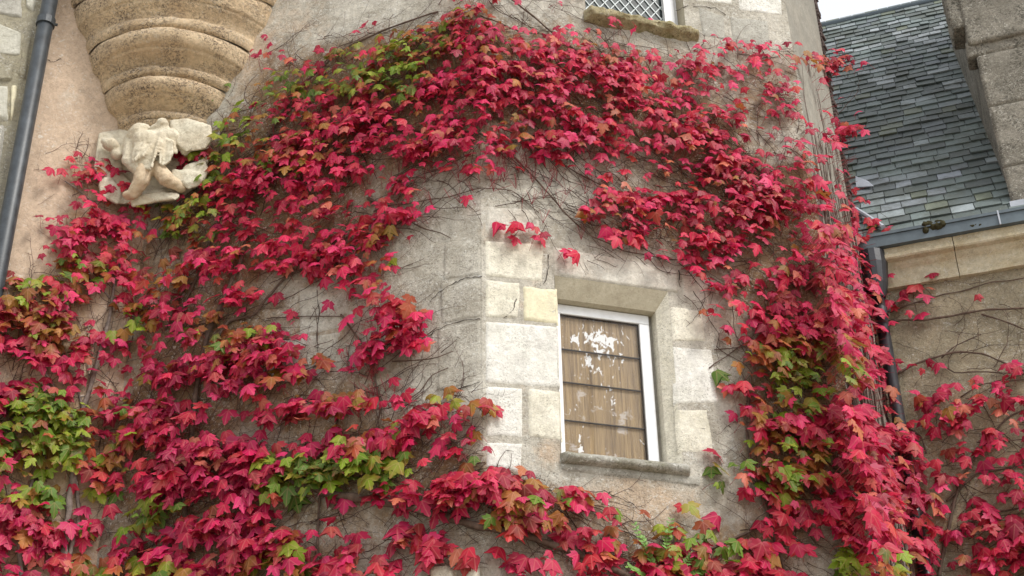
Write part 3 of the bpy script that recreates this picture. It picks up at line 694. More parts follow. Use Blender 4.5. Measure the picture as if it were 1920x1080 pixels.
# ================================================================== rubble wall at far left
rub = thing('rubble_wall', 'rough rubble stone wall at the extreme left beyond the drainpipe', 'wall')
E0 = float((PD.w(sE, 0) - PE.o) @ PE.t)
V, F, T = wall_grid(PE, -3.0, E0 + .02, 0, TOP, off=.0, amp=.02, seed=4, fixed=(.2, 0, 0, 1)); o = len(V)
V += [PE.w(-3, 0, 0), PE.w(-3, 0, -.5), PE.w(E0 + .02, 0, -.5), PE.w(E0 + .02, 0, 0)] + [PE.w(-3, TOP, 0), PE.w(-3, TOP, -.5), PE.w(E0 + .02, TOP, -.5), PE.w(E0 + .02, TOP, 0)]
F += [(o, o + 1, o + 5, o + 4), (o + 1, o + 2, o + 6, o + 5), (o + 2, o + 3, o + 7, o + 6)]
mesh('wall', V, F, M['rubble'], rub)
for q, mt in [([(-60, 20), (8, 42), (42, 66), (38, 108), (-60, 96)], 'rubble_pale'), ([(-60, 165), (15, 160), (16, 228), (-60, 215)], 'rubble_pale'), ([(46, -20), (74, -20), (62, 26), (50, 14)], 'rubble_pale'),
              ([(-50, -60), (40, -50), (44, 38), (-50, 18)], 'grey'), ([(44, 60), (62, 66), (50, 150), (32, 146)], 'rubble'), ([(-60, 112), (28, 116), (22, 152), (-60, 152)], 'rubble'),
              ([(-60, 232), (10, 236), (0, 330), (-60, 330)], 'grey'), ([(20, 160), (34, 160), (24, 225), (20, 226)], 'yellow')]:
    q = q if len(q) == 4 else [q[0], q[1 + (len(q) > 4)], q[3], q[4]]
    block(PE, q, .022, M[mt], parent=rub, rnd=.05)

# ================================================================== drainpipes
def pipe(name, label, pts, r, mat, collars, group=None):
    t = thing(name, label, 'drainpipe', group)
    mb = MB(); mb.tube(pts, r, 20); mb.build('pipe', mat, t, True)
    for (c, d) in collars:
        c = np.array(c); mb = MB(); mb.tube([c - [0, 0, .035], c - [0, 0, .033], c + [0, 0, .033], c + [0, 0, .035]], [r * 1.02, r * 1.2, r * 1.2, r * 1.02], 20)
        mb.tube([c, c + d * (r + .10)], .012, 6); mb.tube([c + np.cross(d, [0, 0, 1]) * r * 1.1, c + np.cross(d, [0, 0, 1]) * (r * 1.5)], .012, 6)
        mb.build('collar', mat, t)
    return t
pa = PD.at(94, 0, .10); pb = PD.at(14, 420, .10); 
for p_ in (pa, pb): pass
dirp = (pa - pb) / (pa[2] - pb[2]); top = pa + dirp * (TOP - pa[2]); bot = pb - dirp * pb[2]
cz = PD.at(85, 42, .10)[2]; cc = pb + dirp * (cz - pb[2])
pipe('drainpipe', 'slate-blue iron drainpipe on the left between plaster and rubble', [bot, top], .060, M['pipe'], [(cc, -PD.n)])

# ================================================================== RIGHT BUILDING
right = thing('slate_roofed_building', 'tan stone building at the right with a grey-green slate roof and moulded cornice', 'building')
sp0, ze = PB.sz(1659, 437, .05); ze = (ze + PB.sz(1920, 388, .05)[1]) / 2
sgl = PB.sz(1611, 470, .16)[0]
zgb = (PB.sz(1612, 471, .20)[1] + PB.sz(1918, 411, .20)[1]) / 2; zgt = (PB.sz(1650, 440, .20)[1] + PB.sz(1915, 388, .20)[1]) / 2
SB0, SB1 = -.7, 6.2
def toneB(p):
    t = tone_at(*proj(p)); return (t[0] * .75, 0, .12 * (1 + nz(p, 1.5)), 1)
V, F, T = wall_grid(PB, SB0, SB1, 0, zgb - .01, amp=.012, seed=31)
o = len(V); V += [PB.w(SB0, 0, 0), PB.w(SB1, 0, 0), PB.w(SB1, 0, -5), PB.w(SB0, 0, -5), PB.w(SB0, zgb, 0), PB.w(SB1, zgb, 0), PB.w(SB1, zgb, -5), PB.w(SB0, zgb, -5)]
F += [(o + 1, o + 2, o + 6, o + 5), (o + 2, o + 3, o + 7, o + 6), (o + 3, o, o + 4, o + 7)]
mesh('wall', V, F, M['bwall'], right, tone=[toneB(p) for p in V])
for q in [([(1672, 610), (1800, 585), (1812, 668), (1690, 690)]), ([(1812, 600), (1925, 578), (1940, 655), (1826, 668)])][:0]: block(PB, q, .004, M['bwall'], parent=right)
# cornice
cs0 = PB.sz(1656, 500, .10)[0]
z1 = PB.sz(1668, 464, .16)[1]; z2 = PB.sz(1668, 486, .15)[1]; z3 = PB.sz(1662, 541, .05)[1]
def cornice(sa, sb, nm='cornice'):
    prof = [(-.05, zgb - .002), (.15, zgb - .002), (.15, zgb - (zgb - z2) * .55), (.165, zgb - (zgb - z2) * .62), (.165, z2 + .012), (.155, z2), (.10, z2 - .004), (.085, z2 - .03), (.055, z2 - .055), (.048, z2 - .07), (.045, z3 + .03), (.05, z3 + .02), (.05, z3), (-.05, z3)]
    V = []; n = 30; k = len(prof)
    for i in range(n + 1):
        s_ = sa + (sb - sa) * i / n
        for o_, z_ in prof:
            p = PB.w(s_, z_, o_); V.append(p + PB.n * nz(p, 6, 2) * .006 + np.array([0, 0, 1]) * nz(p, 5, 7) * .005)
    F = [(i * k + j, (i + 1) * k + j, (i + 1) * k + j + 1, i * k + j + 1) for i in range(n) for j in range(k - 1)] + [tuple(range(k)), tuple(n * k + j for j in reversed(range(k)))]
    return mesh(nm, V, F, M['cornice'], right)
sj = PB.sz(1792, 480, .08)[0]; cornice(cs0, sj - .003); cornice(sj + .003, SB1)
# roof
SL = R(56); dr = -PB.n * math.cos(SL) + np.array([0, 0, 1]) * math.sin(SL); nr = PB.n * math.sin(SL) + np.array([0, 0, 1]) * math.cos(SL)
O = PB.w(0, ze - .03, .06)
def roof_at(px, py):
    d = ray(px, py); k = ((O - EYE) @ nr) / (d @ nr); p = EYE + d * k; return float((p - O) @ PB.t), float((p - O) @ dr)
Lr = (roof_at(1560, 47)[1] + roof_at(1770, -1)[1]) / 2
roof = link(bpy.data.objects.new('roof', None), right, 'weathered grey-green slate roof')
mb = MB(); NR = 43; rowh = Lr / NR
def rp(s_, u_, h_): return O + PB.t * s_ + dr * u_ + nr * h_
for j in range(NR + 1):
    s_ = SB0 + random.uniform(-.3, 0); u0_ = j * rowh; wb = .19 if j < NR * .6 else .15
    while s_ < SB1:
        wd = wb * random.uniform(.7, 1.25); du = random.uniform(-.008, .008); hh = random.uniform(.018, .03); g_ = .003
        v = random.random(); px, py = proj(rp(s_, u0_, 0))
        base = np.array([.12, .150, .143]) * random.uniform(.6, 1.3) * (1 + .5 * noise.noise(Vector((s_ * 1.3, u0_ * 1.6, 3))))
        if v < .10: base = np.array([.27, .31, .32]) * random.uniform(.8, 1.2)
        elif v < .2: base = np.array([.12, .14, .15])
        elif v < .27: base = np.array([.15, .17, .115])
        elif v < .34: base = np.array([.08, .095, .09])
        if ((px - 1660) / 110) ** 2 + ((py - 370) / 38) ** 2 < 1 and random.random() < .4: base = np.array([.27, .30, .33]) * random.uniform(.8, 1.2)
        if ((px - 1790) / 60) ** 2 + ((py - 335) / 20) ** 2 < 1 and random.random() < .4: base = np.array([.30, .33, .38])
        if py < 175 and random.random() < .16: base = np.array([.30, .33, .34]) * random.uniform(.7, 1.2)
        a, b = s_ + g_, min(s_ + wd - g_, SB1); u1_ = u0_ + rowh * 1.5; tw = random.uniform(-.006, .006); u0q = random.uniform(-.012, .006) if random.random() < .25 else 0; du += u0q
        P = [rp(a, u0_ + du, hh - .016 + tw), rp(b, u0_ + du - tw, hh - .016), rp(b, u1_, -.004), rp(a, u1_, -.004), rp(a, u0_ + du, hh + tw), rp(b, u0_ + du - tw, hh), rp(b, u1_, .004), rp(a, u1_, .004)]
        mb.box8(P, (*np.clip(base, 0, 1), 1)); s_ += wd
mb.build('slates', M['slate'], roof, tone=True)
mb = MB(); a = rp(SB0, Lr + .02, -.0); b = rp(SB1, Lr + .02, -.0); mb.tube([a, b], .05, 10); mb.build('ridge_cap', M['zinc'], roof, True)
mb = MB(); P = [rp(SB0, -.02, -.05), rp(SB1, -.02, -.05), rp(SB1, 0, -.05) - PB.n * 4.2, rp(SB0, 0, -.05) - PB.n * 4.2, rp(SB0, Lr, -.02), rp(SB1, Lr, -.02), rp(SB1, Lr, -.02) - PB.n * .02, rp(SB0, Lr, -.02) - PB.n * .02]
mb.box8(P); mb.build('roof_core', M['brownslate'], roof)
# lead valley flashing and the lifted white slate by the tower
mb = MB(); qa, qb = roof_at(1600, 398), roof_at(1658, 436)
mb.tube([rp(*qa, .05), rp((qa[0] + qb[0]) / 2, (qa[1] + qb[1]) / 2, .055), rp(*qb, .05)], .022, 8); mb.build('flashing', M['lead'], roof, label='pale lead roll beside the tower')
mb = MB(); q = [roof_at(*p) for p in ((1606, 342), (1628, 347), (1640, 357), (1607, 359))]
mb.add([rp(*x, .045 + .02 * (i == 0)) for i, x in enumerate(q)] + [rp(*x, .037 + .02 * (i == 0)) for i, x in enumerate(q)], [(0, 1, 2, 3), (7, 6, 5, 4), (0, 4, 5, 1), (1, 5, 6, 2), (2, 6, 7, 3), (3, 7, 4, 0)])
mb.build('loose_slate', M['lead'], roof, label='loose pale slate lifted at the left edge')
# stone dormer wall at the top right
pier = link(bpy.data.objects.new('dormer_wall', None), right, 'grey lichen-covered stone dormer side rising in front of the roof')
ps0 = PB.sz(1862, 240, .0)[0]
mb = MB(); mb.pbox(PB, ps0 + .02, ps0 + 1.61, zgt - .05, TOP, -2.4, -.012); mb.build('core', M['pier'], pier)
cuts = [395, 316, 197, 96, -20, -140]
for a, b in zip(cuts[:-1], cuts[1:]):
    za = PB.sz(1870, a)[1]; zc = PB.sz(1870, b)[1]
    sx = [ps0, ps0 + .62 if a in (316, 96) else ps0 + .8, ps0 + 1.6]
    for s0_, s1_ in zip(sx[:-1], sx[1:]):
        q = [proj(PB.w(s0_, zc)), proj(PB.w(s1_, zc)), proj(PB.w(s1_, za)), proj(PB.w(s0_, za))]
        block(PB, q, .006, M['pier'], parent=pier, rnd=.004, grow=.6)
# projecting head stones with mossy corner
def rough_box(pl, s0, s1, z0, z1, o0, o1, name, mat, parent, amp=.02, sd=0, label=None):
    bm = bmesh.new(); P = [pl.w(s, z, o) for s in (s0, s1) for z in (z0, z1) for o in (o0, o1)]
    vs = [bm.verts.new(p) for p in P]
    for f in ((0, 1, 3, 2), (4, 6, 7, 5), (0, 4, 5, 1), (2, 3, 7, 6), (0, 2, 6, 4), (1, 5, 7, 3)): bm.faces.new([vs[i] for i in f])
    bmesh.ops.recalc_face_normals(bm, faces=bm.faces)
    return finish(bm, name, mat, .02, amp, parent, label, .12)
pz = lambda x, y, o: PB.sz(x, y, o)
rough_box(PB, pz(1812, 60, .1)[0], ps0 + 1.63, pz(1812, 76, .1)[1], TOP, -.3, .05, 'head_stone', M['pier'], pier, .015)
rough_box(PB, pz(1778, 20, .1)[0], pz(1815, 30, .1)[0], pz(1800, 42, .1)[1], TOP, -.3, .03, 'head_stone', M['pier'], pier, .05)
rough_box(PB, pz(1812, 95, 0)[0], pz(1832, 95, 0)[0], pz(1820, 108, 0)[1], pz(1820, 78, 0)[1], -.2, .01, 'corner_stone', M['pier'], pier, .03)
mb = MB(); zf = PB.sz(1905, 376, .03)[1]; zf2 = PB.sz(1905, 392, .03)[1]; mb.pbox(PB, PB.sz(1893, 380, .03)[0], ps0 + 1.4, zf2, zf, .0, .035); mb.build('flashing', M['lead'], pier)
# gutter: thing of its own
gut = thing('gutter', 'grey-blue zinc box gutter along the foot of the slate roof', 'gutter')
mb = MB(); ga, gb = sgl, SB1
mb.pbox(PB, ga, gb, zgb, zgt, .17, .20); mb.pbox(PB, ga, gb, zgb, zgb + .012, .0, .169); mb.pbox(PB, ga + .0, ga + .012, zgb + .013, zgt - .004, .0, .169); mb.pbox(PB, ga, gb, zgt - .02, zgt + .006, .201, .212)
o = mb.build('trough', M['zinc'], gut)
sj = PB.sz(1872, 404, .2)[0]; mb = MB(); mb.pbox(PB, sj - .006, sj + .006, zgb - .003, zgt + .009, .2005, .216); mb.build('joint_strap', M['lead'], gut)
# moss clumps lying in the gutter
def clump(px, py, r, name, mat, label, cat, group=None):
    bm = bmesh.new(); c = Vector(PB.at(px, py, .19)); 
    for i in range(14):
        bmesh.ops.create_icosphere(bm, subdivisions=2, radius=r * random.uniform(.25, .5), matrix=Matrix.Translation(c + Vector(tuple(PB.t * random.uniform(-r, r) * 1.1)) + Vector((0, 0, random.uniform(-.35, .5) * r))))
    o = finish(bm, name, mat, .012, .03, None, None, .03); o['label'] = label; o['category'] = cat
clump(1748, 426, .075, 'moss_clump', M['moss'], 'dark clump of moss hanging over the gutter edge', 'moss')
clump(1829, 423, .035, 'moss_clump', M['moss'], 'small dark moss patch on the gutter right of the big clump', 'moss')
# right downpipe with its hopper
pt_ = PB.at(1632, 478, .11); pbm = PB.at(1722, 1000, .13); dp_ = (pt_ - pbm) / (pt_[2] - pbm[2])
pb0 = pbm - dp_ * pbm[2]
t = pipe('drainpipe', 'black iron downpipe below the gutter, in the corner behind the tower creeper', [pb0, pt_ + dp_ * .02], .050, M['pipe_dark'], [(pt_ - dp_ * .55, -PB.n), (pt_ - dp_ * 2.3, -PB.n)])
mb = MB(); mb.tube([pt_ - [0, 0, .42], pt_ - [0, 0, .30], pt_ - [0, 0, .12], pt_ - [0, 0, .005]], [.062, .10, .125, .125], 16); mb.build('hopper', M['pipe_dark'], t)
# ================================================================== CREEPERS
TW = {}
def vine_of(px, py):
    if px < x_cd(py) - 5: return 'D'
    if px < x_af(py) - 12: return 'T'
    if px < lin(py, MASS): return 'G'
    return 'B'
vines = {
 'T': thing('climbing_creeper', 'crimson creeper arching over the tower wall round the small window', 'creeper', 'autumn creepers on the walls'),
 'D': thing('climbing_creeper', 'creeper on the pink plaster at the left, scarlet with a bright green patch low down', 'creeper', 'autumn creepers on the walls'),
 'G': thing('climbing_creeper', 'creeper climbing in upright stems up the tower corner in front of the downpipe', 'creeper', 'autumn creepers on the walls'),
 'B': thing('climbing_creeper', 'sparse crimson creeper on the tan wall under the gutter at the right', 'creeper', 'autumn creepers on the walls')}
PLN = {'PG': PG}
nG = PA.n * .8 + PF.n * .2; nG /= np.linalg.norm(nG)
# --- leaf shapes
def leaf_shape(kind):
    half = [[(0, .02), (.09, .13), (.22, .16), (.33, .08), (.50, .00), (.40, -.11), (.46, -.19), (.66, -.40), (.50, -.40), (.44, -.46), (.33, -.41), (.20, -.38), (.28, -.56), (.20, -.62), (.20, -.74), (.09, -.86)],
            [(0, .0), (.12, .13), (.26, .11), (.46, .08), (.44, -.06), (.56, -.13), (.72, -.30), (.53, -.31), (.46, -.39), (.33, -.36), (.19, -.36), (.26, -.50), (.27, -.60), (.16, -.68), (.15, -.80), (.07, -.90)],
            [(0, .03), (.13, .13), (.28, .12), (.38, .00), (.44, -.14), (.50, -.30), (.66, -.58), (.47, -.55), (.40, -.60), (.30, -.50), (.17, -.44), (.24, -.62), (.19, -.72), (.12, -.78), (.11, -.88), (.05, -.94)]][kind]
    pts = half + [(0, -1.0)] + [(-x, y) for x, y in reversed(half[1:])]
    return np.array(pts)
SH = []
for k_ in range(3):
    o_ = leaf_shape(k_)
    mid = np.array([[0, -.22], [0, -.55]])
    n_ = len(o_); L2 = np.vstack([o_, mid]); Fs = []
    half_n = n_ // 2        # tip index
    tip = [i for i in range(n_) if abs(o_[i][0]) < 1e-9 and o_[i][1] < -.9][0]
    for i in range(n_):
        j = (i + 1) % n_; ym = (o_[i][1] + o_[j][1]) / 2
        Fs.append((n_ if ym > -.45 else n_ + 1, i, j))
    # stitch triangle between mids where the fan centre switches
    for i in range(n_):
        a_ = Fs[i - 1][0]; b_ = Fs[i][0]
        if a_ != b_: Fs.append((n_, n_ + 1, i) if a_ == n_ + 1 else (n_ + 1, n_, i))
    SH.append((L2, np.array(Fs)))
leaves = {}
def put_leaf(store, base, tdir, ndir, size, kind, col, fold, rngv, col2=None):
    L2, Fs = SH[kind]
    x = L2[:, 0]; y = L2[:, 1]
    side = np.cross(ndir, tdir); side /= np.linalg.norm(side) + 1e-9
    xw = x * rngv[0]
    zc = -fold * np.abs(x) ** 1.4 * 1.0 - rngv[1] * (y ** 2) * .35 + rngv[2] * x * y + np.where(np.abs(x) < .01, 0.02, 0)
    zc = zc + rngv[3] * np.sin(x * 9 + y * 7) * .03
    V = base + size * (np.outer(xw, side) + np.outer(-y, tdir) + np.outer(zc, ndir))
    o = store['n']; store['V'].append(V); store['F'].append(Fs + o); store['n'] += len(V)
    edge = np.clip(np.hypot(x, y + .3) * 1.3, 0, 1)[:, None]
    c = (col if col2 is None else col * (1 - edge ** 1.5) + col2 * edge ** 1.5) * (1 + (rngv[4] * .35) * (edge - .4)); store['C'].append(np.clip(c, 0, 1)); store['L'].append(np.column_stack([x, y, np.zeros(len(x))]))
RED = np.array([(.52, .008, .062), (.62, .014, .095), (.42, .007, .048), (.56, .014, .050), (.36, .009, .048), (.66, .030, .135), (.52, .024, .04), (.27, .010, .036)])
GRN = np.array([(.20, .30, .015), (.13, .23, .015), (.26, .33, .03), (.09, .17, .02)])
BRZ = np.array([(.34, .10, .02), (.27, .13, .02), (.40, .055, .025), (.22, .035, .02), (.38, .17, .03), (.26, .17, .02)])
stems = {k: MB() for k in vines}; twigs = {k: MB() for k in vines}; pets = {k: MB() for k in vines}
def tri_tube(mb, pts, r):
    # light three-sided tube
    pts = [np.asarray(p) for p in pts]; V = []
    for i, p in enumerate(pts):
        d = pts[min(i + 1, len(pts) - 1)] - pts[max(i - 1, 0)]; d = d / (np.linalg.norm(d) + 1e-9)
        a = np.cross(d, [.31, .2, .93]); a /= np.linalg.norm(a) + 1e-9; b = np.cross(d, a); rr = r[i] if hasattr(r, '__len__') else r
        V += [p + a * rr, p + (-.5 * a + .87 * b) * rr, p + (-.5 * a - .87 * b) * rr]
    mb.add(V, [(i * 3 + j, i * 3 + (j + 1) % 3, i * 3 + 3 + (j + 1) % 3, i * 3 + 3 + j) for i in range(len(pts) - 1) for j in range(3)])
def in_open(px, py):
    return (1046 < px < 1262 and 535 < py < 880) or (1100 < px < 1285 and py < 30)
def add_leaf(px, py, size=None, kind=None, alpha=None, off=None, force=None):
    pl = plane_of(px, py); v = vine_of(px, py); n = pl.n
    dn_ = dens(px, py)
    if off is None: off = .035 + random.random() ** 1.3 * (.07 + .13 * dn_)
    if pl is PG:
        n = nG; off = random.uniform(.04, .30) if py > 380 else random.uniform(.03, .15)
        inside = px < 1560 + (py - 200) * .17 - 4
        base = PF.at(px, py, off * .8) if inside else pl.at(px, py, off)
    else: base = pl.at(px, py, off)
    yy = min(max(py, 0), 1080) / 1080
    sz = (size or (.046 + .076 * random.random() ** .8) * (.68 + .44 * yy)) 
    if pl is PB: sz *= 1.02
    if pl is PG: sz *= 1.15
    # posture
    f = noise.noise(Vector(tuple(base * 2.3)))
    al = alpha if alpha is not None else R(25 + 14 * f + random.gauss(0, 18))
    yaw = .35 * noise.noise(Vector(tuple(base * 1.9 + 9))) + random.gauss(0, .52)
    if pl is PG: yaw += .35
    zv = np.array([0, 0, 1.]); lat = np.cross(zv, n) * 1.0      # to the viewer's right
    lat = -lat if lat @ PA.t < 0 else lat
    td = -zv * math.cos(al) + n * math.sin(al) + lat * math.sin(yaw) * .8; td /= np.linalg.norm(td)
    ndv = n * math.cos(al) + zv * math.sin(al) + lat * random.gauss(0, .32); ndv -= (ndv @ td) * td; ndv /= np.linalg.norm(ndv)
    if np.cross(ndv, td) @ lat > 0: pass
    g, b = blend(px, py); r_ = random.random(); cl_ = noise.noise(Vector(tuple(base * 5))) * .35
    kindc = 'green' if r_ < g * (1 + cl_) else ('bronze' if r_ < (g + b) * (1 + cl_) + .035 else 'red')
    if force: kindc = force
    if kindc == 'green': col = GRN[rng.integers(4)] * random.uniform(.75, 1.25)
    elif kindc == 'bronze': col = BRZ[rng.integers(6)] * random.uniform(.7, 1.2)
    else:
        c1 = RED[rng.integers(8)] * .7 + RED[int(abs(noise.noise(Vector(tuple(base * 3 + 4)))) * 20) % 8] * .3
        if random.random() < .06: c1 = c1 * .45 + np.array([.30, .13, .05])
        col = c1 * random.uniform(.78, 1.2)
        if px < 700 and py > 560: col = col * .86 + np.array([.02, .0, .01])  # lower-left leaves darkened: the dimmer light there is put into their colour
    c2 = None; q_ = random.random()
    if kindc == 'bronze': c2 = RED[rng.integers(8)] * random.uniform(.6, 1) if q_ < .5 else BRZ[rng.integers(6)]
    elif kindc == 'green' and q_ < .35: c2 = BRZ[rng.integers(6)] * .9
    elif kindc == 'red':
        if q_ < .13: c2 = col.copy(); col = col * .75 + BRZ[rng.integers(6)] * .35
        elif q_ < .5: c2 = col * .68
        elif q_ < .7: c2 = np.minimum(col * 1.25 + [.03, .02, .04], .8)
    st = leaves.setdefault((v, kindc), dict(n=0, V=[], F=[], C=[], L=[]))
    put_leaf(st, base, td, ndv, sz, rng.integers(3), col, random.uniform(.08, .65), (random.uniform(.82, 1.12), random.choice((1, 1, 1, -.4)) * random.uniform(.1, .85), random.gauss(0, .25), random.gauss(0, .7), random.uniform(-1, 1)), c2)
    # stalk back to the wall
    node = base - n * (off - .015) + lat * random.gauss(0, .035) - zv * random.uniform(.005, .06)
    midp = (base + node) / 2 + zv * .012 + n * .01
    tri_tube(pets[v], [node, midp, base - zv * .002], [.0016, .0013, .0011])
cell = 6; cnt = 0
PPM = 250
for it in range(240000):
    px = random.uniform(-220, 2180); py = random.uniform(-30, 1110); d = dens(px, py)
    if d <= .02 or in_open(px, py): continue
    pl = plane_of(px, py); s_, z_ = pl.sz(px, py)
    sh = noise.fractal(Vector((s_ * 2.0 + 7, z_ * 6.5, pl.az)), .6, 2.1, 3) * .68
    c = min(.97, max(0, d * 1.06 + sh - .04))
    if d < .25: c = c * .8
    lam = -math.log(1 - c) * (1.0 if py > 700 else 1.0 + (700 - py) / 700)
    if pl is PG: lam *= 1.5 if py > 420 else .55
    if pl is PB: lam *= .72
    if random.random() < lam * .050:
        add_leaf(px, py); cnt += 1
# a few single leaves
for (x, y) in ((932, 428), (968, 430), (1128, 300), (730, 580), (652, 605), (700, 760), (745, 1000), (620, 1000), (1015, 300), (1720, 545), (1470, 205), (1735, 565), (1690, 570)):
    add_leaf(x, y - 12, size=.115 if y < 500 else .14, force='red')
for (x, y) in ((1343, 706), (1344, 880), (1290, 955), (540, 925), (553, 940), (1592, 1040), (1688, 1045)): add_leaf(x, y - 10, size=.13, force='green')
print('leaves', cnt)
FN = {'red': ('red_foliage', 'crimson and scarlet leaves'), 'green': ('green_foliage', 'leaves still bright green'), 'bronze': ('bronze_foliage', 'leaves turning bronze and olive')}
for (v, k_), st in leaves.items():
    V = np.vstack(st['V']); F = np.vstack(st['F']); C = np.vstack(st['C']); L = np.vstack(st['L'])
    me = bpy.data.meshes.new(FN[k_][0]); me.vertices.add(len(V)); me.vertices.foreach_set('co', V.astype(np.float32).ravel())
    me.loops.add(F.size); me.loops.foreach_set('vertex_index', F.astype(np.int32).ravel()); me.polygons.add(len(F))
    me.polygons.foreach_set('loop_start', np.arange(0, F.size, 3, dtype=np.int32)); me.polygons.foreach_set('use_smooth', np.ones(len(F), bool))
    me.update(calc_edges=True)
    a = me.color_attributes.new('tone', 'FLOAT_COLOR', 'POINT'); a.data.foreach_set('color', np.column_stack([C, np.ones(len(C))]).astype(np.float32).ravel())
    a = me.attributes.new('lc', 'FLOAT_VECTOR', 'POINT'); a.data.foreach_set('vector', L.astype(np.float32).ravel())
    me.materials.append(M['leaf']); link(bpy.data.objects.new(FN[k_][0], me), vines[v], FN[k_][1])

# --- main stems, drawn where they run on the walls
MAIN = [
 ([(108, 1100), (122, 1010), (132, 920), (148, 830), (156, 765), (172, 715), (190, 650), (205, 600), (212, 540), (228, 470), (240, 420)], .026, .009),
 ([(156, 765), (140, 715), (124, 685), (110, 640)], .009, .004), ([(118, 780), (108, 735), (80, 690), (58, 660), (20, 640)], .013, .006), ([(58, 665), (40, 620), (30, 560)], .007, .004),
 ([(228, 470), (205, 410), (170, 375), (140, 350), (122, 340)], .010, .006), ([(240, 440), (250, 400), (280, 380)], .007, .004), ([(40, 1100), (36, 1020), (46, 950), (60, 900), (90, 850)], .018, .009), ([(120, 1090), (135, 1020), (150, 960), (140, 890), (150, 840)], .016, .010),
 ([(205, 560), (180, 530), (150, 505), (110, 500)], .007, .003), ([(190, 650), (240, 610), (280, 600), (330, 588)], .006, .003), ([(170, 735), (165, 690), (162, 640)], .005, .003), ([(160, 600), (175, 640), (178, 660)], .004, .003),
 ([(330, 1090), (345, 1000), (352, 900), (360, 800), (372, 700), (390, 620), (425, 550), (455, 480), (466, 400), (480, 320), (505, 250), (560, 165), (640, 95), (720, 55), (820, 22)], .024, .006),
 ([(400, 650), (430, 600), (480, 590), (500, 560), (540, 515), (590, 492), (660, 488)], .012, .006), ([(330, 640), (350, 560), (385, 480), (410, 410), (430, 330)], .013, .006), ([(310, 620), (345, 540), (400, 500)], .008, .004),
 ([(560, 905), (620, 925), (700, 938), (760, 950), (820, 966), (900, 985), (1000, 1008), (1100, 1045), (1220, 1100)], .030, .018), ([(590, 1090), (596, 980), (605, 900), (618, 830), (640, 760)], .010, .005), ([(372, 860), (450, 900), (560, 905)], .020, .026),
 ([(505, 250), (600, 245), (700, 240), (800, 246), (880, 232), (930, 218), (1000, 265), (1060, 310), (1130, 350)], .010, .005), ([(840, 245), (900, 250), (960, 290), (1010, 340), (1060, 400), (1110, 445), (1170, 470), (1240, 485)], .008, .004),
 ([(950, -10), (1000, 32), (1050, 72), (1100, 110), (1160, 160)], .008, .005), ([(900, 30), (980, 60), (1050, 68)], .006, .004), ([(690, 370), (740, 400), (790, 425), (825, 436), (846, 446)], .012, .002), ([(700, 395), (730, 385), (840, 370), (900, 352), (960, 355), (1010, 400)], .005, .003),
 ([(1160, 160), (1230, 200), (1300, 240), (1390, 290), (1460, 350), (1510, 400)], .009, .005), ([(1060, 160), (1130, 190), (1200, 260), (1290, 330), (1380, 400), (1450, 470), (1490, 540)], .008, .004), ([(1240, 485), (1320, 490), (1390, 510), (1440, 540)], .005, .003),
 ([(1130, 270), (1200, 300), (1280, 310), (1360, 340)], .005, .003), ([(735, 678), (790, 674), (822, 670), (848, 658)], .005, .003), ([(500, 598), (560, 594), (640, 593)], .004, .003), ([(594, 640), (597, 610), (590, 580)], .003, .002),
 ([(820, 612), (780, 640), (700, 700), (720, 760)], .0035, .002), ([(740, 790), (780, 800), (795, 830), (790, 860)], .005, .003), ([(750, 755), (790, 735), (810, 700), (840, 690)], .0045, .003), ([(640, 590), (690, 660), (715, 760), (700, 830)], .008, .005),
 ([(1330, 690), (1400, 640), (1470, 640)], .004, .003), ([(1340, 655), (1385, 652), (1430, 640)], .004, .003), ([(1480, 1100), (1455, 1020), (1440, 960), (1410, 880), (1400, 800), (1410, 700)], .014, .006), ([(1220, 1080), (1330, 1030), (1420, 990), (1500, 960)], .012, .007),
 ([(1560, 972), (1610, 1010), (1648, 1062)], .004, .003),
 ([(1664, 608), (1690, 598), (1740, 600), (1800, 590), (1850, 580), (1930, 578)], .007, .005), ([(1680, 703), (1715, 682), (1760, 668), (1800, 658), (1840, 662), (1890, 682), (1930, 700)], .007, .004), ([(1765, 672), (1795, 645), (1840, 628)], .004, .003), ([(1840, 590), (1880, 600), (1930, 622)], .005, .004),
 ([(1765, 680), (1790, 700), (1850, 698), (1925, 700)], .004, .003), ([(1760, 1090), (1775, 1000), (1800, 900), (1840, 840), (1890, 780), (1930, 765)], .009, .005), ([(1700, 800), (1728, 815), (1738, 850)], .006, .004), ([(1775, 940), (1830, 888), (1930, 870)], .007, .004), ([(1800, 745), (1840, 720), (1930, 710)], .004, .003), ([(1780, 1000), (1850, 960), (1930, 950)], .006, .004), ([(1830, 830), (1930, 824)], .004, .003),
 ([(1668, 585), (1740, 560), (1800, 545), (1860, 530), (1930, 520)], .004, .003)]
for pts, r0, r1 in MAIN:
    if pts[0][0] > 1650: r0 *= 1.45; r1 *= 1.45
    # densify & wobble
    P = []; 
    for (x0, y0), (x1, y1) in zip(pts[:-1], pts[1:]):
        n_ = max(2, int(math.hypot(x1 - x0, y1 - y0) / 12))
        for i in range(n_): P.append((x0 + (x1 - x0) * i / n_, y0 + (y1 - y0) * i / n_))
    P.append(pts[-1]); W = []
    for i, (x, y) in enumerate(P):
        t_ = i / (len(P) - 1); pl = plane_of(x, y); q = pl.at(x, y, .012 + (r0 + (r1 - r0) * t_))
        W.append(q + np.array([nz(q, 6, 1), nz(q, 6, 2), nz(q, 6, 3)]) * .010)
    for i in range(1, len(W) - 1): W[i] = (W[i - 1] + W[i] * 2 + W[i + 1]) / 4
    rad = [(r0 + (r1 - r0) * i / (len(W) - 1)) * (1 + .15 * math.sin(i * 1.7)) for i in range(len(W))]
    v = vine_of(*pts[len(pts) // 2]); stems[v].tube(W, rad, 7)
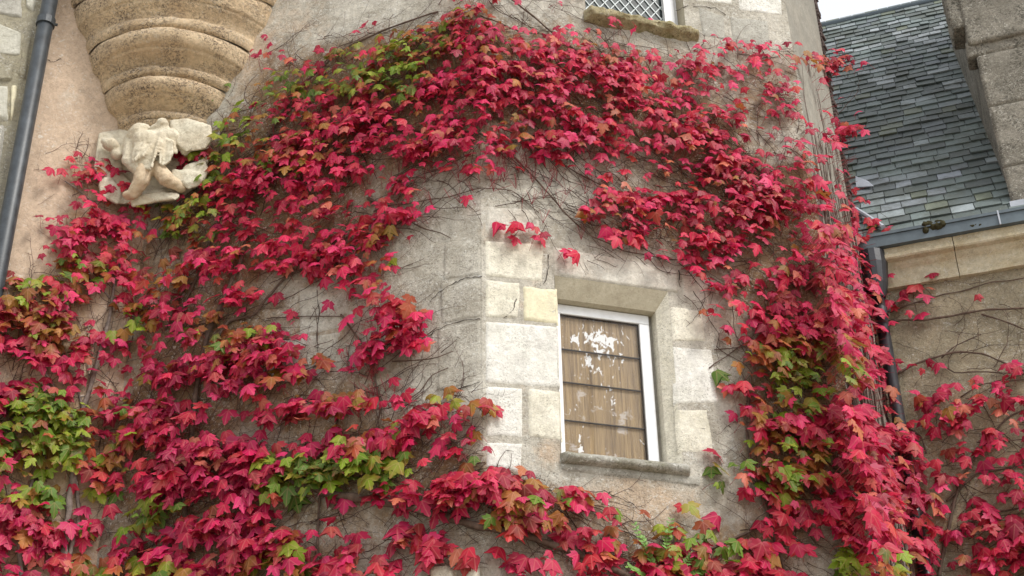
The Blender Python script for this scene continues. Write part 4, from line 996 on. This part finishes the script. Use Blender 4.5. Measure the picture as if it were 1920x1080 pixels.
# --- twigs: random walks on the wall planes
TZ = [(1080, 350, 190, 70, .95), (900, 300, 140, 70, .7), (1380, 250, 130, 90, .8), (800, 380, 110, 50, .45), (1330, 540, 60, 60, .8), (1200, 470, 150, 30, .4), (1810, 620, 130, 90, .14), (1830, 800, 110, 120, .25), (1360, 650, 40, 60, .5), (620, 400, 120, 60, .5), (800, 700, 70, 80, .25), (850, 1000, 150, 60, .6), (1290, 190, 80, 50, .5), (150, 440, 60, 60, .3), (950, 60, 80, 50, .5), (700, 720, 60, 80, .6)]
def tw(px, py):
    t = min(.9, dens(px, py) * .9)
    for cx, cy, rx, ry, k in TZ:
        q = ((px - cx) / rx) ** 2 + ((py - cy) / ry) ** 2
        if q < 1: t = max(t, k)
    return t
nt_ = 0
while nt_ < 2900:
    px = random.uniform(-100, 2060); py = random.uniform(-20, 1100)
    if random.random() > tw(px, py) or in_open(px, py) or 1046 < px < 1330 and 560 < py < 930: continue
    pl = plane_of(px, py); v = vine_of(px, py); s_, z_ = pl.sz(px, py)
    if pl is PA: ang = random.gauss(-25, 28)
    elif pl is PC: ang = random.gauss(20, 32) if px > 500 else random.gauss(60, 40)
    elif pl is PD: ang = random.gauss(70, 50)
    elif pl is PG: ang = random.gauss(85, 14)
    else: ang = random.gauss(10, 25)
    if random.random() < .12: ang += 90
    L = random.uniform(.12, .75); n_ = max(4, int(L / .035)); a = R(ang); W = []; k0 = random.uniform(.008, .03); cur = random.gauss(0, .05)
    r0 = random.choice((.0014, .0018, .0024, .0034)) ; bad = False
    for i in range(n_):
        W.append(pl.w(s_, z_, k0 + .010 * math.sin(i * .8 + px) ))
        x, y = proj(W[-1])
        if in_open(x, y) or plane_of(x, y) is not pl or (i > 2 and tw(x, y) < .04 and random.random() < .35): break
        a += cur + random.gauss(0, .16); s_ += math.cos(a) * .035; z_ += math.sin(a) * .035
    if len(W) < 3: continue
    tri_tube(twigs[v], W, [r0 * (1 - .6 * i / len(W)) for i in range(len(W))]); nt_ += 1
    for i in range(1, len(W) - 1):      # short spurs
        if random.random() < .22:
            d_ = (W[i + 1] - W[i]); pr_ = np.cross(d_, pl.n); pr_ /= np.linalg.norm(pr_) + 1e-9
            e = W[i] + pr_ * random.choice((-1, 1)) * random.uniform(.01, .05) + pl.n * random.uniform(0, .02) + d_ * .4
            tri_tube(twigs[v], [W[i], (W[i] + e) / 2 + pl.n * .004, e], [r0 * .7, r0 * .5, r0 * .4])
# leafless red stalks on the bare stretch, spraying from nodes
for k in range(150):
    px, py = (random.gauss(960, 130), random.gauss(330, 38)) if k < 75 else (random.uniform(700, 1480), random.uniform(220, 480)) if k < 120 else (random.gauss(700, 30), random.gauss(700, 50))
    if in_open(px, py) or tw(px, py) < .2: continue
    pl = plane_of(px, py); v = vine_of(px, py); c = pl.at(px, py, .02)
    for j in range(random.randint(2, 6)):
        a = R(random.gauss(95, 32)); L = random.uniform(.05, .13); e = c + pl.t * math.cos(a) * L + np.array([0, 0, math.sin(a) * L * .9]) + pl.n * random.uniform(.02, .08)
        tri_tube(pets[v], [c, (c + e) / 2 + pl.n * .01, e], [.0017, .0014, .0013])
# upright bundle on the tower corner
for k in range(58):
    f = random.random(); y0 = 1110; y1 = random.choice((150, 200, 260, 330, 420)) + random.uniform(-20, 60); s0_ = sF2 * (.02 + .93 * f ** 1.2) ; W = []
    r0 = random.choice((.003, .004, .006, .009, .014)) if k < 60 else .003
    x0, za = PF.sz(x_af(y0) + 10, y0); zb_ = PF.sz(x_af(y1) + 10, y1)[1]
    n_ = 60; ph = random.uniform(0, 6)
    for i in range(n_ + 1):
        z = za + (zb_ - za) * i / n_; W.append(PF.w(s0_ + .03 * math.sin(ph + i * .19) + .012 * math.sin(ph * 3 + i * .7), z, .012 + r0 + .012 * (1 + math.sin(i * .37 + ph))))
    (stems if r0 > .005 else twigs)['G'].tube(W, [r0 * (1 - .5 * i / n_) for i in range(n_ + 1)], 5)
for k in range(330):     # short red stalks standing off the corner
    y = random.uniform(150, 1080); f = random.uniform(.3, 1); z = PF.sz(x_af(y) + 20, y)[1]; p = PF.w(sF2 * f, z, .03)
    e = p + PF.n * random.uniform(.05, .16) + np.array([0, 0, random.uniform(-.02, .05)]) + PF.t * random.gauss(0, .03)
    tri_tube(pets['G'], [p, (p + e) / 2 + np.array([0, 0, .01]), e], [.0018, .0015, .0014])
for v in vines:
    stems[v].build('stem', M['greybark'] if v in 'DG' else M['bark'], vines[v], True)
    twigs[v].build('twigs', M['twig'], vines[v], kind='stuff'); pets[v].build('leaf_stalks', M['petiole'], vines[v], kind='stuff')

# --- fern-like green sprig at the bottom
fern = thing('green_sprig', 'small fresh green sprig with small oval leaflets growing below the window', 'plant')
mbs = MB(); st = dict(n=0, V=[], F=[], C=[], L=[])
def oval(base, d, n, L):
    s_ = np.cross(n, d); V = [base, base + d * L * .35 + s_ * L * .26, base + d * L * .7 + s_ * L * .2, base + d * L, base + d * L * .7 - s_ * L * .2, base + d * L * .35 - s_ * L * .26, base + d * L * .5 + n * L * .06]
    mbs2.add(V, [(6, 0, 1), (6, 1, 2), (6, 2, 3), (6, 3, 4), (6, 4, 5), (6, 5, 0)])
mbs2 = MB()
for (a, b, c) in (((1240, 1100), (1215, 1040), (1190, 985)), ((1240, 1090), (1250, 1030), (1258, 975)), ((1235, 1095), (1225, 1050), (1205, 1010)), ((1250, 1100), (1280, 1060), (1300, 1040)), ((1230, 1100), (1205, 1075), (1180, 1062)), ((1245, 1100), (1262, 1050), (1245, 1000)), ((1255, 1095), (1290, 1075), (1322, 1068))):
    A_, B_, C_ = (PA.at(*q, o_) for q, o_ in ((a, .06), (b, .14), (c, .13))); W = []
    for i in range(15):
        t_ = i / 14; W.append(A_ * (1 - t_) ** 2 + 2 * B_ * t_ * (1 - t_) + C_ * t_ * t_)
    mbs.tube(W, [.003 * (1 - .6 * i / 14) for i in range(15)], 5)
    for i in range(4, 15):
        dd = W[min(i + 1, 14)] - W[max(i - 1, 0)]; dd /= np.linalg.norm(dd); nn = PA.n * .8 + np.array([0, 0, .5]); nn /= np.linalg.norm(nn)
        for sg in (-1, 1):
            s_ = np.cross(nn, dd) * sg; d_ = s_ * .8 + dd * .5 + nn * random.gauss(0, .15); d_ /= np.linalg.norm(d_)
            oval(W[i], d_, nn, random.uniform(.028, .045))
mbs.build('stem', M['fern'], fern, True); mbs2.build('leaves', M['fern'], fern)
